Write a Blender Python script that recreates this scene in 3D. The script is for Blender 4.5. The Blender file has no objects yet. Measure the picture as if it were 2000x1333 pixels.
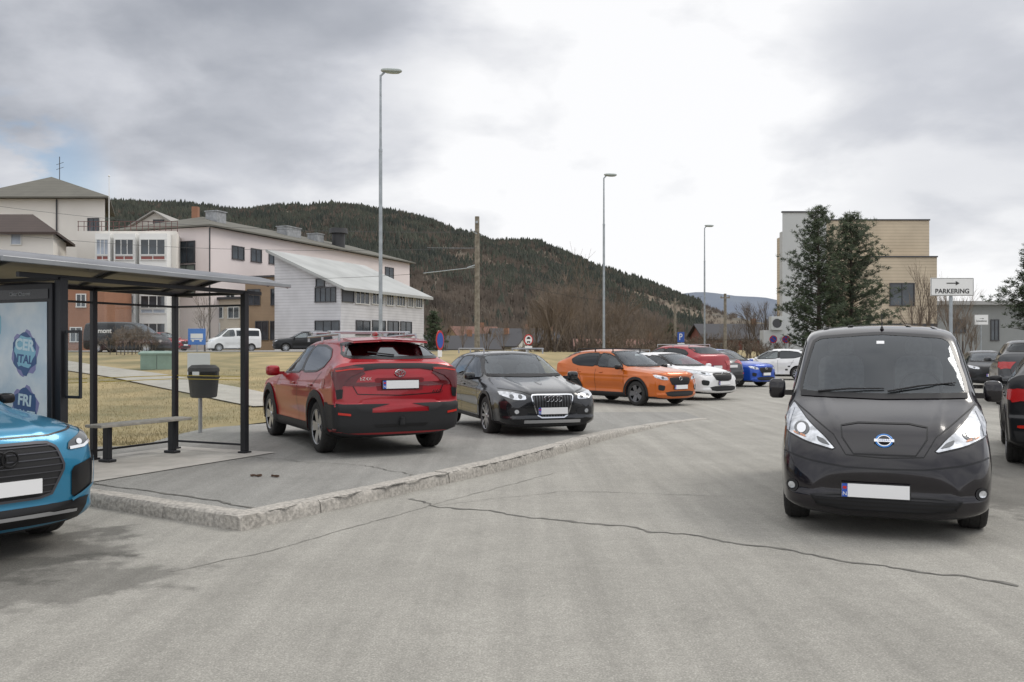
import bpy, math, random
import numpy as np
from mathutils import Vector, Matrix, noise
from mathutils.bvhtree import BVHTree
from mathutils.geometry import delaunay_2d_cdt
random.seed(4)
SC=bpy.context.scene
COL=SC.collection
F=1750.0; EYE=1.6
# ---------------------------------------------------------------- survey helpers (world metres)
def W(u,v,Y):
    return ((u-1000)/F*Y, Y, EYE+(680-v)/F*Y)
def smooth(a,b,x):
    t=max(0,min(1,(x-a)/(b-a))); return t*t*(3-2*t)
def interp(pts,x):
    if x<=pts[0][0]: return pts[0][1]
    for (a,b),(c,d) in zip(pts,pts[1:]):
        if x<=c: return b+(d-b)*(x-a)/(c-a)
    return pts[-1][1]
# ---------------------------------------------------------------- materials
MATS={}
def mat(name,col,rough=.6,metal=0,coat=0,var=0,vscale=3,bump=0,bscale=40,spec=.5,col2=None,detail=4):
    if name in MATS: return MATS[name]
    m=bpy.data.materials.new(name); m.use_nodes=True
    nt=m.node_tree; b=nt.nodes['Principled BSDF']
    b.inputs['Base Color'].default_value=(*col,1); b.inputs['Roughness'].default_value=rough
    b.inputs['Metallic'].default_value=metal; b.inputs['Coat Weight'].default_value=coat
    b.inputs['Coat Roughness'].default_value=.05
    b.inputs['Specular IOR Level'].default_value=spec
    if var or col2:
        tc=nt.nodes.new('ShaderNodeTexCoord'); n=nt.nodes.new('ShaderNodeTexNoise')
        n.inputs['Scale'].default_value=vscale; n.inputs['Detail'].default_value=detail
        nt.links.new(tc.outputs['Object'],n.inputs['Vector'])
        r=nt.nodes.new('ShaderNodeValToRGB'); nt.links.new(n.outputs['Fac'],r.inputs['Fac'])
        c2=col2 or tuple(c*(1+var) for c in col); c1=col if col2 else tuple(c*(1-var) for c in col)
        r.color_ramp.elements[0].position=.35; r.color_ramp.elements[1].position=.65
        r.color_ramp.elements[0].color=(*c1,1); r.color_ramp.elements[1].color=(*c2,1)
        nt.links.new(r.outputs['Color'],b.inputs['Base Color'])
    if bump:
        tc=nt.nodes.new('ShaderNodeTexCoord'); n=nt.nodes.new('ShaderNodeTexNoise')
        n.inputs['Scale'].default_value=bscale; n.inputs['Detail'].default_value=5
        nt.links.new(tc.outputs['Object'],n.inputs['Vector'])
        bp=nt.nodes.new('ShaderNodeBump'); bp.inputs['Strength'].default_value=bump; bp.inputs['Distance'].default_value=.02
        nt.links.new(n.outputs['Fac'],bp.inputs['Height']); nt.links.new(bp.outputs['Normal'],b.inputs['Normal'])
    MATS[name]=m; return m
def glass(name,tint,f0=.06,rough=.01,gcol=(.9,.95,1),dirt=0):
    if name in MATS: return MATS[name]
    m=bpy.data.materials.new(name); m.use_nodes=True; nt=m.node_tree
    for n in list(nt.nodes): nt.nodes.remove(n)
    o=nt.nodes.new('ShaderNodeOutputMaterial'); mx=nt.nodes.new('ShaderNodeMixShader')
    t=nt.nodes.new('ShaderNodeBsdfTransparent'); t.inputs[0].default_value=(*tint,1)
    g=nt.nodes.new('ShaderNodeBsdfGlossy'); g.inputs['Roughness'].default_value=rough; g.inputs[0].default_value=(*gcol,1)
    lw=nt.nodes.new('ShaderNodeLayerWeight'); lw.inputs['Blend'].default_value=.5
    pw=nt.nodes.new('ShaderNodeMath'); pw.operation='POWER'; pw.inputs[1].default_value=4.5
    ad=nt.nodes.new('ShaderNodeMath'); ad.operation='MULTIPLY_ADD'; ad.inputs[1].default_value=1-f0; ad.inputs[2].default_value=f0; ad.use_clamp=True
    nt.links.new(lw.outputs['Facing'],pw.inputs[0]); nt.links.new(pw.outputs[0],ad.inputs[0]); nt.links.new(ad.outputs[0],mx.inputs[0])
    nt.links.new(t.outputs[0],mx.inputs[1]); nt.links.new(g.outputs[0],mx.inputs[2])
    if dirt:
        d=nt.nodes.new('ShaderNodeBsdfDiffuse'); d.inputs[0].default_value=(.5,.5,.48,1)
        m2=nt.nodes.new('ShaderNodeMixShader'); tc=nt.nodes.new('ShaderNodeTexCoord'); n=nt.nodes.new('ShaderNodeTexNoise'); n.inputs['Scale'].default_value=1.6; n.inputs['Detail'].default_value=8
        r=nt.nodes.new('ShaderNodeMapRange'); r.inputs[1].default_value=.4; r.inputs[2].default_value=.75; r.inputs[3].default_value=dirt*.3; r.inputs[4].default_value=dirt
        nt.links.new(tc.outputs['Object'],n.inputs['Vector']); nt.links.new(n.outputs['Fac'],r.inputs[0]); nt.links.new(r.outputs[0],m2.inputs[0])
        nt.links.new(mx.outputs[0],m2.inputs[1]); nt.links.new(d.outputs[0],m2.inputs[2]); nt.links.new(m2.outputs[0],o.inputs[0])
    else: nt.links.new(mx.outputs[0],o.inputs[0])
    MATS[name]=m; return m
def striped(name,col,period=.2,dark=.75,rough=.7):
    """cladding boards / bricks: grooves by object height"""
    m=mat(name,col,rough,var=.08,vscale=.6)
    nt=m.node_tree; b=nt.nodes['Principled BSDF']
    src=b.inputs['Base Color'].links[0].from_socket
    tc=nt.nodes.new('ShaderNodeTexCoord'); sp=nt.nodes.new('ShaderNodeSeparateXYZ'); nt.links.new(tc.outputs['Object'],sp.inputs[0])
    md=nt.nodes.new('ShaderNodeMath'); md.operation='PINGPONG'; md.inputs[1].default_value=period/2
    nt.links.new(sp.outputs['Z'],md.inputs[0])
    mp=nt.nodes.new('ShaderNodeMapRange'); mp.inputs[1].default_value=0; mp.inputs[2].default_value=period*.16; mp.inputs[3].default_value=dark; mp.inputs[4].default_value=1
    nt.links.new(md.outputs[0],mp.inputs[0])
    mx=nt.nodes.new('ShaderNodeVectorMath'); mx.operation='SCALE'
    nt.links.new(src,mx.inputs[0]); nt.links.new(mp.outputs[0],mx.inputs['Scale']); nt.links.new(mx.outputs[0],b.inputs['Base Color'])
    return m
BLK=mat('black_plastic',(.020,.020,.021),.6,bump=.15,bscale=300,spec=.3)
GLOSSB=mat('gloss_black',(.006,.006,.007),.3,coat=.1,spec=.35)
RUB=mat('tyre_rubber',(.022,.021,.02),.85,var=.25,vscale=30,bump=.3,bscale=80)
CHR=mat('chrome',(.75,.76,.78),.12,1)
SIL=mat('silver_alloy',(.45,.46,.48),.35,.85)
DSIL=mat('dark_alloy',(.16,.16,.17),.35,.8)
INTR=mat('cabin_interior',(.022,.022,.024),.85,var=.2)
SEAT=mat('seat_fabric',(.11,.11,.115),.9,var=.2,vscale=20)
WHT=mat('white_plate',(.78,.78,.78),.35)
BLU=mat('plate_blue',(.02,.08,.4),.4)
GW=glass('car_glass',(.58,.63,.63),.09)
GT=glass('tinted_glass',(.06,.065,.07),.06)
GS=glass('shelter_glass',(.93,.95,.945),.03,.03,dirt=.10)
HL=mat('headlight_reflector',(.55,.57,.60),.18,.6,coat=1,var=.35,vscale=14)
HLD=mat('headlight_dark',(.08,.085,.09),.15,.3,coat=1)
HLW=mat('lamp_lens',(.80,.82,.85),.1,.2,coat=1)
AMB=mat('amber_lens',(.62,.24,.10),.3,coat=1)
REDL=mat('red_lens',(.085,.002,.004),.2,coat=.4)
ORL=mat('red_reflector',(.5,.02,.01),.3)
# ---------------------------------------------------------------- mesh builder
class MB:
    def __init__(s): s.v=[]; s.f=[]; s.m=[]
    def add(s,vs,fs,m=0):
        o=len(s.v); s.v+= [tuple(v) for v in vs]; s.f+=[tuple(i+o for i in f) for f in fs]; s.m+=[m]*len(fs)
    def box(s,c,d,m=0,rz=0,ry=0,rx=0):
        R=Matrix.Rotation(rz,3,'Z')@Matrix.Rotation(ry,3,'Y')@Matrix.Rotation(rx,3,'X')
        vs=[Vector(c)+R@Vector((x*d[0]/2,y*d[1]/2,z*d[2]/2)) for x in(-1,1) for y in(-1,1) for z in(-1,1)]
        s.add(vs,[(0,1,3,2),(4,6,7,5),(0,4,5,1),(2,3,7,6),(0,2,6,4),(1,5,7,3)],m)
    def cyl(s,p0,p1,r0,r1=None,n=10,m=0,cap=True):
        r1=r0 if r1 is None else r1
        p0=Vector(p0);p1=Vector(p1);d=(p1-p0)
        if d.length<1e-6: return
        d.normalize()
        a=d.orthogonal().normalized(); b=d.cross(a)
        vs=[]
        for p,r in((p0,r0),(p1,r1)):
            for i in range(n):
                t=2*math.pi*i/n; vs.append(p+a*(r*math.cos(t))+b*(r*math.sin(t)))
        fs=[(i,(i+1)%n,n+(i+1)%n,n+i) for i in range(n)]
        if cap: fs+=[tuple(range(n-1,-1,-1)),tuple(range(n,2*n))]
        s.add(vs,fs,m)
    def lathe(s,prof,axis='Y',n=28,m=0,c=(0,0,0)):
        vs=[];k=len(prof)
        for i in range(n):
            t=2*math.pi*i/n
            for r,a in prof:
                p=(r*math.cos(t),a,r*math.sin(t)) if axis=='Y' else ((r*math.cos(t),r*math.sin(t),a) if axis=='Z' else (a,r*math.cos(t),r*math.sin(t)))
                vs.append((p[0]+c[0],p[1]+c[1],p[2]+c[2]))
        fs=[(i*k+j,((i+1)%n)*k+j,((i+1)%n)*k+j+1,i*k+j+1) for i in range(n) for j in range(k-1)]
        s.add(vs,fs,m)
    def sup(s,c,d,e=.5,n=14,m=0,rz=0):
        def sg(x,p): return math.copysign(abs(x)**p,x)
        R=Matrix.Rotation(rz,3,'Z'); vs=[];h=n//2
        for i in range(h+1):
            ph=-math.pi/2+math.pi*i/h
            for j in range(n):
                th=2*math.pi*j/n
                vs.append(Vector(c)+R@Vector((d[0]/2*sg(math.cos(ph),e)*sg(math.cos(th),e),d[1]/2*sg(math.cos(ph),e)*sg(math.sin(th),e),d[2]/2*sg(math.sin(ph),e))))
        fs=[(i*n+j,i*n+(j+1)%n,(i+1)*n+(j+1)%n,(i+1)*n+j) for i in range(h) for j in range(n)]
        s.add(vs,fs,m)
    def torus(s,c,R,r,axis='X',n=24,k=6,m=0,sy=1,sz=1):
        vs=[]
        for i in range(n):
            t=2*math.pi*i/n
            for j in range(k):
                q=2*math.pi*j/k; a=R+r*math.cos(q); h=r*math.sin(q)
                A=a*math.cos(t)*sy;B=a*math.sin(t)*sz
                p=(h,A,B) if axis=='X' else ((A,h,B) if axis=='Y' else (A,B,h))
                vs.append((c[0]+p[0],c[1]+p[1],c[2]+p[2]))
        s.add(vs,[(i*k+j,((i+1)%n)*k+j,((i+1)%n)*k+(j+1)%k,i*k+(j+1)%k) for i in range(n) for j in range(k)],m)
    def mesh(s,name,mats,smooth_=False,angle=35):
        me=bpy.data.meshes.new(name); me.from_pydata(s.v,[],s.f)
        for m in mats: me.materials.append(m)
        if len(mats)>1: me.polygons.foreach_set('material_index',s.m)
        if smooth_: finish(me,angle)
        me.update(); return me
    def obj(s,name,mats,parent=None,smooth_=False,loc=(0,0,0),rot=(0,0,0),bevel=0):
        if not isinstance(mats,(list,tuple)): mats=[mats]
        o=put(name,s.mesh(name,mats,smooth_),parent,loc,rot)
        if bevel:
            bm=o.modifiers.new('b','BEVEL'); bm.width=bevel; bm.segments=2; bm.limit_method='ANGLE'
        return o
def finish(me,angle=35):
    me.polygons.foreach_set('use_smooth',[True]*len(me.polygons))
    me.set_sharp_from_angle(angle=math.radians(angle))
def put(name,me,parent=None,loc=(0,0,0),rot=(0,0,0)):
    o=bpy.data.objects.new(name,me); COL.objects.link(o); o.location=loc; o.rotation_euler=rot
    if parent: o.parent=parent
    return o
def tag(o,label=None,cat=None,group=None,kind=None):
    if label:o['label']=label
    if cat:o['category']=cat
    if group:o['group']=group
    if kind:o['kind']=kind
    return o
def thing(name,loc,rz,label,cat,group=None):
    o=bpy.data.objects.new(name,None); COL.objects.link(o); o.empty_display_size=.2
    o.location=loc; o.rotation_euler=(0,0,rz); return tag(o,label,cat,group)
def text(body,size,name,m,parent,loc,rot,ext=.002,sx=1,bold=0):
    c=bpy.data.curves.new('t','FONT'); c.body=body; c.size=size; c.extrude=ext; c.align_x='CENTER'; c.align_y='CENTER'; c.offset=bold
    t=bpy.data.objects.new('t',c); COL.objects.link(t)
    dg=bpy.context.evaluated_depsgraph_get(); me=bpy.data.meshes.new_from_object(t.evaluated_get(dg))
    bpy.data.objects.remove(t); me.materials.clear(); me.materials.append(m)
    o=put(name,me,parent,loc,rot); o.scale=(sx,1,1); return o
def temp(vs,fs):
    me=bpy.data.meshes.new('tmp'); me.from_pydata(vs,[],fs); me.update()
    import bmesh
    bm=bmesh.new(); bm.from_mesh(me); bmesh.ops.recalc_face_normals(bm,faces=bm.faces[:]); bm.to_mesh(me); bm.free()
    o=bpy.data.objects.new('tmp',me); COL.objects.link(o); return o
def evalmesh(o):
    dg=bpy.context.evaluated_depsgraph_get(); dg.update()
    return bpy.data.meshes.new_from_object(o.evaluated_get(dg))
# ---------------------------------------------------------------- polygons
def rnd(poly,it=2,r=.18):
    for _ in range(it):
        out=[]
        for i,p in enumerate(poly):
            q=poly[(i+1)%len(poly)]
            out.append((p[0]+(q[0]-p[0])*r,p[1]+(q[1]-p[1])*r)); out.append((q[0]-(q[0]-p[0])*r,q[1]-(q[1]-p[1])*r))
        poly=out
    return poly
def dens(poly,res,closed=True):
    out=[];n=len(poly)
    for i in range(n if closed else n-1):
        p=poly[i];q=poly[(i+1)%n]; L=math.dist(p,q); k=max(1,int(L/res+.5))
        for j in range(k): out.append((p[0]+(q[0]-p[0])*j/k,p[1]+(q[1]-p[1])*j/k))
    if not closed: out.append(poly[-1])
    return out
def inside(p,poly):
    c=False;n=len(poly);j=n-1
    for i in range(n):
        a=poly[i];b=poly[j]
        if (a[1]>p[1])!=(b[1]>p[1]) and p[0]<(b[0]-a[0])*(p[1]-a[1])/(b[1]-a[1])+a[0]: c=not c
        j=i
    return c
def circ(c,r,n=16,a0=0,a1=360,r2=None):
    r2=r2 or r
    return [(c[0]+r*math.cos(math.radians(a0+(a1-a0)*i/n)),c[1]+r2*math.sin(math.radians(a0+(a1-a0)*i/n))) for i in range(n)]
# ---------------------------------------------------------------- CAR
HERO=3
CRE={'suv':({.98:.55,-1.80:.6,-2.26:.7,-2.335:.35,2.26:.3},.90),'wag':({.98:.55,-1.9:.5,-2.34:.5,2.28:.3},.80),'hat':({.95:.55,-1.6:.5,-2.02:.4,2.04:.3},.86),'van':({1.47:.4,.5:.25,-2.15:.6},.97)}
class Car:
    def __init__(s,name,label,cat,loc,head,rows,W_,sc=(1,1,1),paint=None,wheel_r=.34,axles=(1.4,-1.4),level=2,sidew=(),front=None,rear=None,group='parked cars',rim='spoke',glassm=GW,rearglass=GT,rimm=None):
        s.sc=sc; s.W=W_*sc[1]; s.paint=paint
        kind='suv' if rows is SUV else 'wag' if rows is WAG else 'hat' if rows is HAT else 'van'
        crr,zl=CRE[kind]
        s.root=thing(name,loc,math.atan2(head[1],head[0]),label,cat,group)
        sx,sy,sz=sc
        vs=[]
        for (x,zb,w,zbt,wb,zt,wt,bow) in rows:
            k=min(1,max(.1,(zt-zbt)/.4))
            pts=[(0,zb),(w*.8,zb),(w-.03,zb+.10*min(1,(zbt-zb)/.5)),(w,zb+(zbt-zb)*.55),(w-.012,zb+(zbt-zb)*.84),(wb,zbt),
                 (wb+(wt-wb)*.5+.022*k,zbt+(zt-zbt)*.5),(wt,zt-.085*k),(wt*.78,zt-.025*k),(0,zt)]
            ring=[(p[0],p[1]) for p in pts]+[(-p[0],p[1]) for p in pts[8:0:-1]]
            for y,z in ring: vs.append(((x-bow*(y/W_)**2)*sx,y*sy,z*sz))
        n=18;fs=[]
        for i in range(len(rows)-1):
            for j in range(n): fs.append((i*n+j,i*n+(j+1)%n,(i+1)*n+(j+1)%n,(i+1)*n+j))
        for base in(0,(len(rows)-1)*n):
            for side in(0,1):
                g=(lambda k:base+k) if side==0 else (lambda k:base+(18-k)%18)
                for a,b in((0,9),(1,8),(2,7),(3,6)): fs.append((g(a),g(a+1),g(b-1),g(b)))
        o=temp(vs,fs)
        at=o.data.attributes.new('crease_edge','FLOAT','EDGE'); N_=len(rows)
        for e in o.data.edges:
            a,b=e.vertices; ia,ja,ib,jb=a//n,a%n,b//n,b%n; val=0
            if ia!=ib and ja==jb: val={5:.55,13:.55,2:.6,16:.6,7:.35,11:.35}.get(ja,0)
            elif ia==ib:
                if abs(ja-jb) in(1,17):
                    val=crr.get(rows[ia][0],0)
                    if ia in(0,N_-1): val=.35
            at.data[e.index].value=val
        sm=o.modifiers.new('s','SUBSURF'); sm.levels=level; sm.render_levels=level
        base=evalmesh(o); bpy.data.objects.remove(o)
        # sculpt: arch flares, door hollow, shoulder line, bonnet ridges, bumper lips
        r=wheel_r; axs=[a*sx for a in axles]; xf=rows[0][0]*sx; xr=rows[-1][0]*sx; zl*=sz
        fl=.020 if kind!='van' else .010
        for v in base.vertices:
            x,y,z=v.co; ay=abs(y); sg=1 if y>0 else -1
            if ay>s.W*.72:
                dy=0
                win_=smooth(axs[1]+r+.02,axs[1]+r+.35,x)*(1-smooth(axs[0]-r-.35,axs[0]-r-.02,x))
                dy-=.032*math.exp(-((z-.50*sz)/.13)**2)*win_
                zz=zl+.03*(0-x)/2.0
                dy+=.014*max(0,1-abs(z-zz)/.055)*smooth(xr+.1,xr+.5,x)*(1-smooth(xf-.5,xf-.15,x))
                for a_ in axs:
                    d_=math.hypot(x-a_,z-r)
                    dy+=fl*(1-smooth(r+.10,r+.20,d_))
                v.co.y+=sg*dy
            if x>.95*sx and z>rows[1][3]*sz:   # bonnet
                v.co.z+=.014*max(0,1-abs(ay-(.50-.10*smooth(1.1,xf,x)))/.07)*(1-smooth(xf-.12,xf,x))
            if x>xf-.35 and z<.40*sz: v.co.x+=.022*(1-smooth(.34*sz,.40*sz,z))
            if kind!='van' and x<xr+.30 and z<.74*sz: v.co.x-=.030*(1-smooth(.69*sz,.74*sz,z))
        base.update()
        o=bpy.data.objects.new('tmp',base.copy()); COL.objects.link(o)
        s.bvh=BVHTree.FromPolygons([v.co for v in base.vertices],[tuple(p.vertices) for p in base.polygons])
        cut=[]
        a=MB()
        for ax in axles:
            for sg in(1,-1):
                a.cyl((ax*sx,sg*(s.W-.30),wheel_r),(ax*sx,sg*(s.W+.3),wheel_r),wheel_r+.045,n=40)
        cut.append(temp(a.v,a.f))
        def prism(poly,ax,a0,a1):
            n=len(poly); V=[]
            for q in(a0,a1):
                for p in poly: V.append((q,p[0],p[1]) if ax=='X' else (p[0],q,p[1]))
            return temp(V,[tuple(range(n)),tuple(range(2*n-1,n-1,-1))]+[(i,(i+1)%n,n+(i+1)%n,n+i) for i in range(n)])
        S2=lambda poly:[(p[0]*sx,p[1]*sz) for p in poly]; F2=lambda poly:[(p[0]*sy,p[1]*sz) for p in poly]
        s.S2=S2;s.F2=F2
        sw=[rnd(S2(p),2,.12) for p in sidew]
        for p in sw: cut.append(prism(p,'Y',-2,2))
        fw=rnd(F2(front[0]),2,.1) if front else None
        if fw: cut.append(prism(fw,'X',front[1]*sx,3.5))
        rw=rnd(F2(rear[0]),2,.1) if rear else None
        if rw: cut.append(prism(rw,'X',-3.5,rear[1]*sx))
        for c in cut:
            c.hide_render=True
            b=o.modifiers.new('b','BOOLEAN'); b.operation='DIFFERENCE'; b.object=c; b.solver='EXACT'
        me=evalmesh(o)
        for c in cut+[o]: bpy.data.objects.remove(c)
        me.name='body'; me.materials.clear(); me.materials.append(paint); me.materials.append(INTR)
        for p in me.polygons:
            h=s.bvh.find_nearest(p.center)
            c=p.center
            if h[3]>.003 or (h[3]>.0004 and abs(h[1].dot(p.normal))<.8) : p.material_index=1
            if c.z<.34*sz and p.normal.z<-.8: p.material_index=1
        finish(me,28)
        s.body=put('body',me,s.root)
        for i_,p in enumerate(sw):
            for sd in('L','R'):
                s.patch(sd,p,glassm if i_==0 else rearglass,'side_window',.004)
                s.strip(sd,p,.028,GLOSSB,'window_seal',.006,True)
            if i_+1<len(sidew):
                A_=S2(sidew[i_]);B_=S2(sidew[i_+1]); xa=min(q[0] for q in A_ if True); xb_=max(q[0] for q in B_); xm=(xa+xb_)/2
                z0_=min(q[1] for q in A_)+.05; z1_=max(q[1] for q in A_)-.015
                for sd in('L','R'): s.strip(sd,[(xm,z0_),(xm,z1_)],abs(xa-xb_)+.02,GLOSSB,'door_pillar_trim',.005)
        if fw:
            s.patch('F',fw,glassm,'windscreen',.004); s.strip('F',fw,.03,GLOSSB,'windscreen_seal',.006,True)
            zb_=min(q[1] for q in fw); yb_=max(q[0] for q in fw)
            s.strip('F',[(-yb_,zb_+.005),(0,zb_-.012),(yb_,zb_+.005)],.045,BLK,'cowl_panel',.007)
        if rw: s.patch('B',rw,rearglass,'rear_window',.004); s.strip('B',rw,.04,GLOSSB,'rear_window_seal',.006,True)
        wt=wheel_mesh(wheel_r,rim,rimm or SIL)
        for ax in axles:
            for sg in(1,-1):
                e=bpy.data.objects.new('wheel',None); COL.objects.link(e); e.parent=s.root
                e.location=(ax*sx,sg*(s.W-.125),wheel_r); e.rotation_euler=(0,0,0 if sg>0 else math.pi)
                put('tyre',wt[0],e); put('rim',wt[1],e)
        s.wheel_r=wheel_r; s.axles=axs
        for hx in ((-.12,-1.12) if kind!='van' else (.12,)):
            for sd in('L','R'):
                h,nr=s.ray(sd,hx*sx,zl+.05)
                if h:
                    e=MB(); e.sup(h+nr*.012,(.17,.035,.032),.7,10); e.obj('door_handle',paint,s.root,True)
    def ray(s,d,a,b):
        if d=='F': o,v=(5,a,b),(-1,0,0)
        elif d=='B': o,v=(-5,a,b),(1,0,0)
        elif d=='L': o,v=(a,5,b),(0,-1,0)
        elif d=='R': o,v=(a,-5,b),(0,1,0)
        else: o,v=(a,b,5),(0,0,-1)
        h=s.bvh.ray_cast(Vector(o),Vector(v))
        if h[0] is None: return None,None
        nr=h[1]
        if nr.dot(Vector(v))>0: nr=-nr
        return h[0],nr
    def patch(s,d,poly,m,name,off=.006,res=.05,mir=False,parent=None):
        out=None
        for mm in((1,-1) if mir else (1,)):
            pl=[(p[0]*mm,p[1]) for p in poly] if d in'FB' else poly
            dd=d if mm==1 or d in 'FBT' else {'L':'R','R':'L'}[d]
            if d=='T' and mm==-1: pl=[(p[0],-p[1]) for p in poly]
            ol=dens(pl,res); n=len(ol)
            xs=[p[0] for p in ol];zs=[p[1] for p in ol]
            pts=[Vector(p) for p in ol]
            x=min(xs)+res*.7
            while x<max(xs):
                z=min(zs)+res*.7
                while z<max(zs):
                    if inside((x,z),ol) and min((x-q[0])**2+(z-q[1])**2 for q in ol)>(res*.45)**2: pts.append(Vector((x,z)))
                    z+=res
                x+=res
            r=delaunay_2d_cdt(pts,[(i,(i+1)%n) for i in range(n)],[],1,1e-5)
            V=[];ok=[]
            for p in r[0]:
                h,nr=s.ray(dd,p.x,p.y)
                ok.append(h is not None); V.append(h+nr*off if h else Vector((0,0,0)))
            me=bpy.data.meshes.new(name); me.from_pydata(V,[],[f for f in r[2] if all(ok[i] for i in f)])
            me.materials.append(m); me.polygons.foreach_set('use_smooth',[True]*len(me.polygons)); me.update()
            out=put(name,me,parent or s.root)
        return out
    def strip(s,d,line,w,m,name,off=.008,closed=False,mir=False):
        for mm in((1,-1) if mir else (1,)):
            pl=[(p[0]*mm,p[1]) for p in line] if d in'FB' else line
            if d=='T' and mm==-1: pl=[(p[0],-p[1]) for p in line]
            dd=d if mm==1 or d in 'FBT' else {'L':'R','R':'L'}[d]
            P=dens(pl,.04,closed);n=len(P);V=[];ok=[]
            for i in range(n):
                a=P[i-1] if (closed or i>0) else P[i]; b=P[(i+1)%n] if (closed or i<n-1) else P[i]
                tx,tz=b[0]-a[0],b[1]-a[1];L=math.hypot(tx,tz) or 1
                nx,nz=-tz/L*w/2,tx/L*w/2
                for q in((P[i][0]+nx,P[i][1]+nz),(P[i][0]-nx,P[i][1]-nz)):
                    h,nr=s.ray(dd,*q); ok.append(h is not None); V.append(h+nr*off if h else Vector((0,0,0)))
            fs=[(2*i,2*i+1,(2*i+3)%(2*n),(2*i+2)%(2*n)) for i in range(n if closed else n-1)]
            me=bpy.data.meshes.new(name); me.from_pydata(V,[],[f for f in fs if all(ok[k] for k in f) and max((V[f[0]]-V[f[3]]).length,(V[f[1]]-V[f[2]]).length)<.25])
            me.materials.append(m); me.polygons.foreach_set('use_smooth',[True]*len(me.polygons)); me.update(); put(name,me,s.root)
    def plate(s,d,y,z,w=.52,h=.11):
        sg=1 if d=='F' else -1
        x=(max if sg>0 else min)(s.ray(d,y+a,z+b)[0].x for a in(-w/2,0,w/2) for b in(-h/2,h/2) if s.ray(d,y+a,z+b)[0])
        e=MB(); e.box((0,0,0),(.012,w+.02,h+.02),2); e.box((.009*sg,0,0),(.008,w,h),0); e.box((.0095*sg,-sg*w*.455,0),(.011,w*.085,h),1)
        o=e.obj('number_plate',[WHT,BLU,BLK],s.root,loc=(x+.02*sg,y,z))
        text('N',.045,'plate_letter',WHT,o,(.0165*sg,-sg*w*.455,-.03),(math.pi/2,0,math.pi/2*sg),.0005)
        e=MB(); e.box((.0158*sg,-sg*w*.455,.022),(.0012,.03,.022)); e.obj('plate_flag',ORL,o)
        return x
    def mirrors(s,x,y,z,m,d=(.13,.22,.17)):
        for sg in(1,-1):
            e=MB(); e.sup((x,sg*y,z),d,.55); e.box((x+.01,sg*(y-.12),z-.04),(.06,.14,.05)); e.obj('door_mirror',m,s.root,True)
    def seats(s,x,z,y=.36,h=.5):
        for sg in(1,-1):
            e=MB(); e.sup((x,sg*y,z),(.14,.46,h),.5); e.sup((x-.02,sg*y,z+h/2+.08),(.1,.26,.17),.6); e.cyl((x,sg*y,z),(x,sg*y,z+h/2+.05),.03)
            e.obj('seat',SEAT,s.root,True)
    def cladding(s,z0=.34,m=BLK,dz=.07):
        for ax in s.axles:
            r=s.wheel_r
            outer=[(ax+(r+.045+dz)*math.cos(math.radians(a)),r+(r+.045+dz)*math.sin(math.radians(a))) for a in range(-12,193,6)]
            inner=[(ax+(r+.047)*math.cos(math.radians(a)),r+(r+.047)*math.sin(math.radians(a))) for a in range(192,-13,-6)]
            s.patch('L',outer+inner,m,'wheel_arch_trim',.014,.05,True)
        f,b=s.axles
        s.patch('L',[(f-s.wheel_r-.07,.25),(f-s.wheel_r-.10,z0),(b+s.wheel_r+.10,z0),(b+s.wheel_r+.07,.25)],m,'sill_trim',.014,.05,True)
    def rings(s,x,y,z,r,m=CHR,d='F'):
        e=MB()
        for i in range(4): e.torus((0,(i-1.5)*r*1.45,0),r,r*.15,'X')
        e.obj('emblem',m,s.root,True,(x,y,z))
WM={}
def wheel_mesh(r,kind,rmat):
    key=(r,kind,rmat.name)
    if key in WM: return WM[key]
    t=MB(); w=.105
    t.lathe([(r*.66,-w),(r*.80,-w-.008),(r*.93,-w),(r*.985,-w*.8),(r,-w*.45),(r*.988,-w*.42),(r*.988,-w*.36),(r,-w*.33),(r,w*.33),(r*.988,w*.36),(r*.988,w*.42),(r,w*.45),(r*.985,w*.8),(r*.93,w),(r*.80,w+.008),(r*.66,w)],n=40)
    tm=t.mesh('tyre',[RUB],True,50)
    q=MB(); R=r*.68
    q.lathe([(R,-w),(R*.94,-w*.5),(R*.93,w*.6),(R*.95,w*.95),(R,w*1.02)],n=40,m=1)
    q.lathe([(0,w*.25),(R*.93,w*.25)],n=24,m=1)
    n={'spoke':10,'five':5,'steel':14}[kind]
    for i in range(n):
        a=2*math.pi*i/n
        wd=.05 if kind=='spoke' else .10
        if kind=='steel': wd=.045
        c=Vector((math.cos(a),0,math.sin(a))); tt=Vector((-math.sin(a),0,math.cos(a)))
        V=[]
        for rr,hw,yy in((R*.12,wd*.5,w*.82),(R*.97,wd*(.4 if kind!='five' else .75),w*.95)):
            for sgn in(-1,1):
                for dy in(0,-.03): V.append(c*rr+tt*(sgn*hw)+Vector((0,yy+dy,0)))
        q.add(V,[(0,2,6,4),(1,5,7,3),(0,4,5,1),(2,3,7,6),(4,6,7,5)],0)
    q.lathe([(0,w*.92),(R*.16,w*.92),(R*.2,w*.8),(R*.2,w*.4)],n=16,m=0)
    q.lathe([(R*.94,w*.7),(R*.955,w*.98),(R*1.0,w*1.03),(R*1.01,w*.9)],n=40,m=0)
    rm=q.mesh('rim',[rmat,GLOSSB],True,35)
    WM[key]=(tm,rm); return WM[key]

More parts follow.
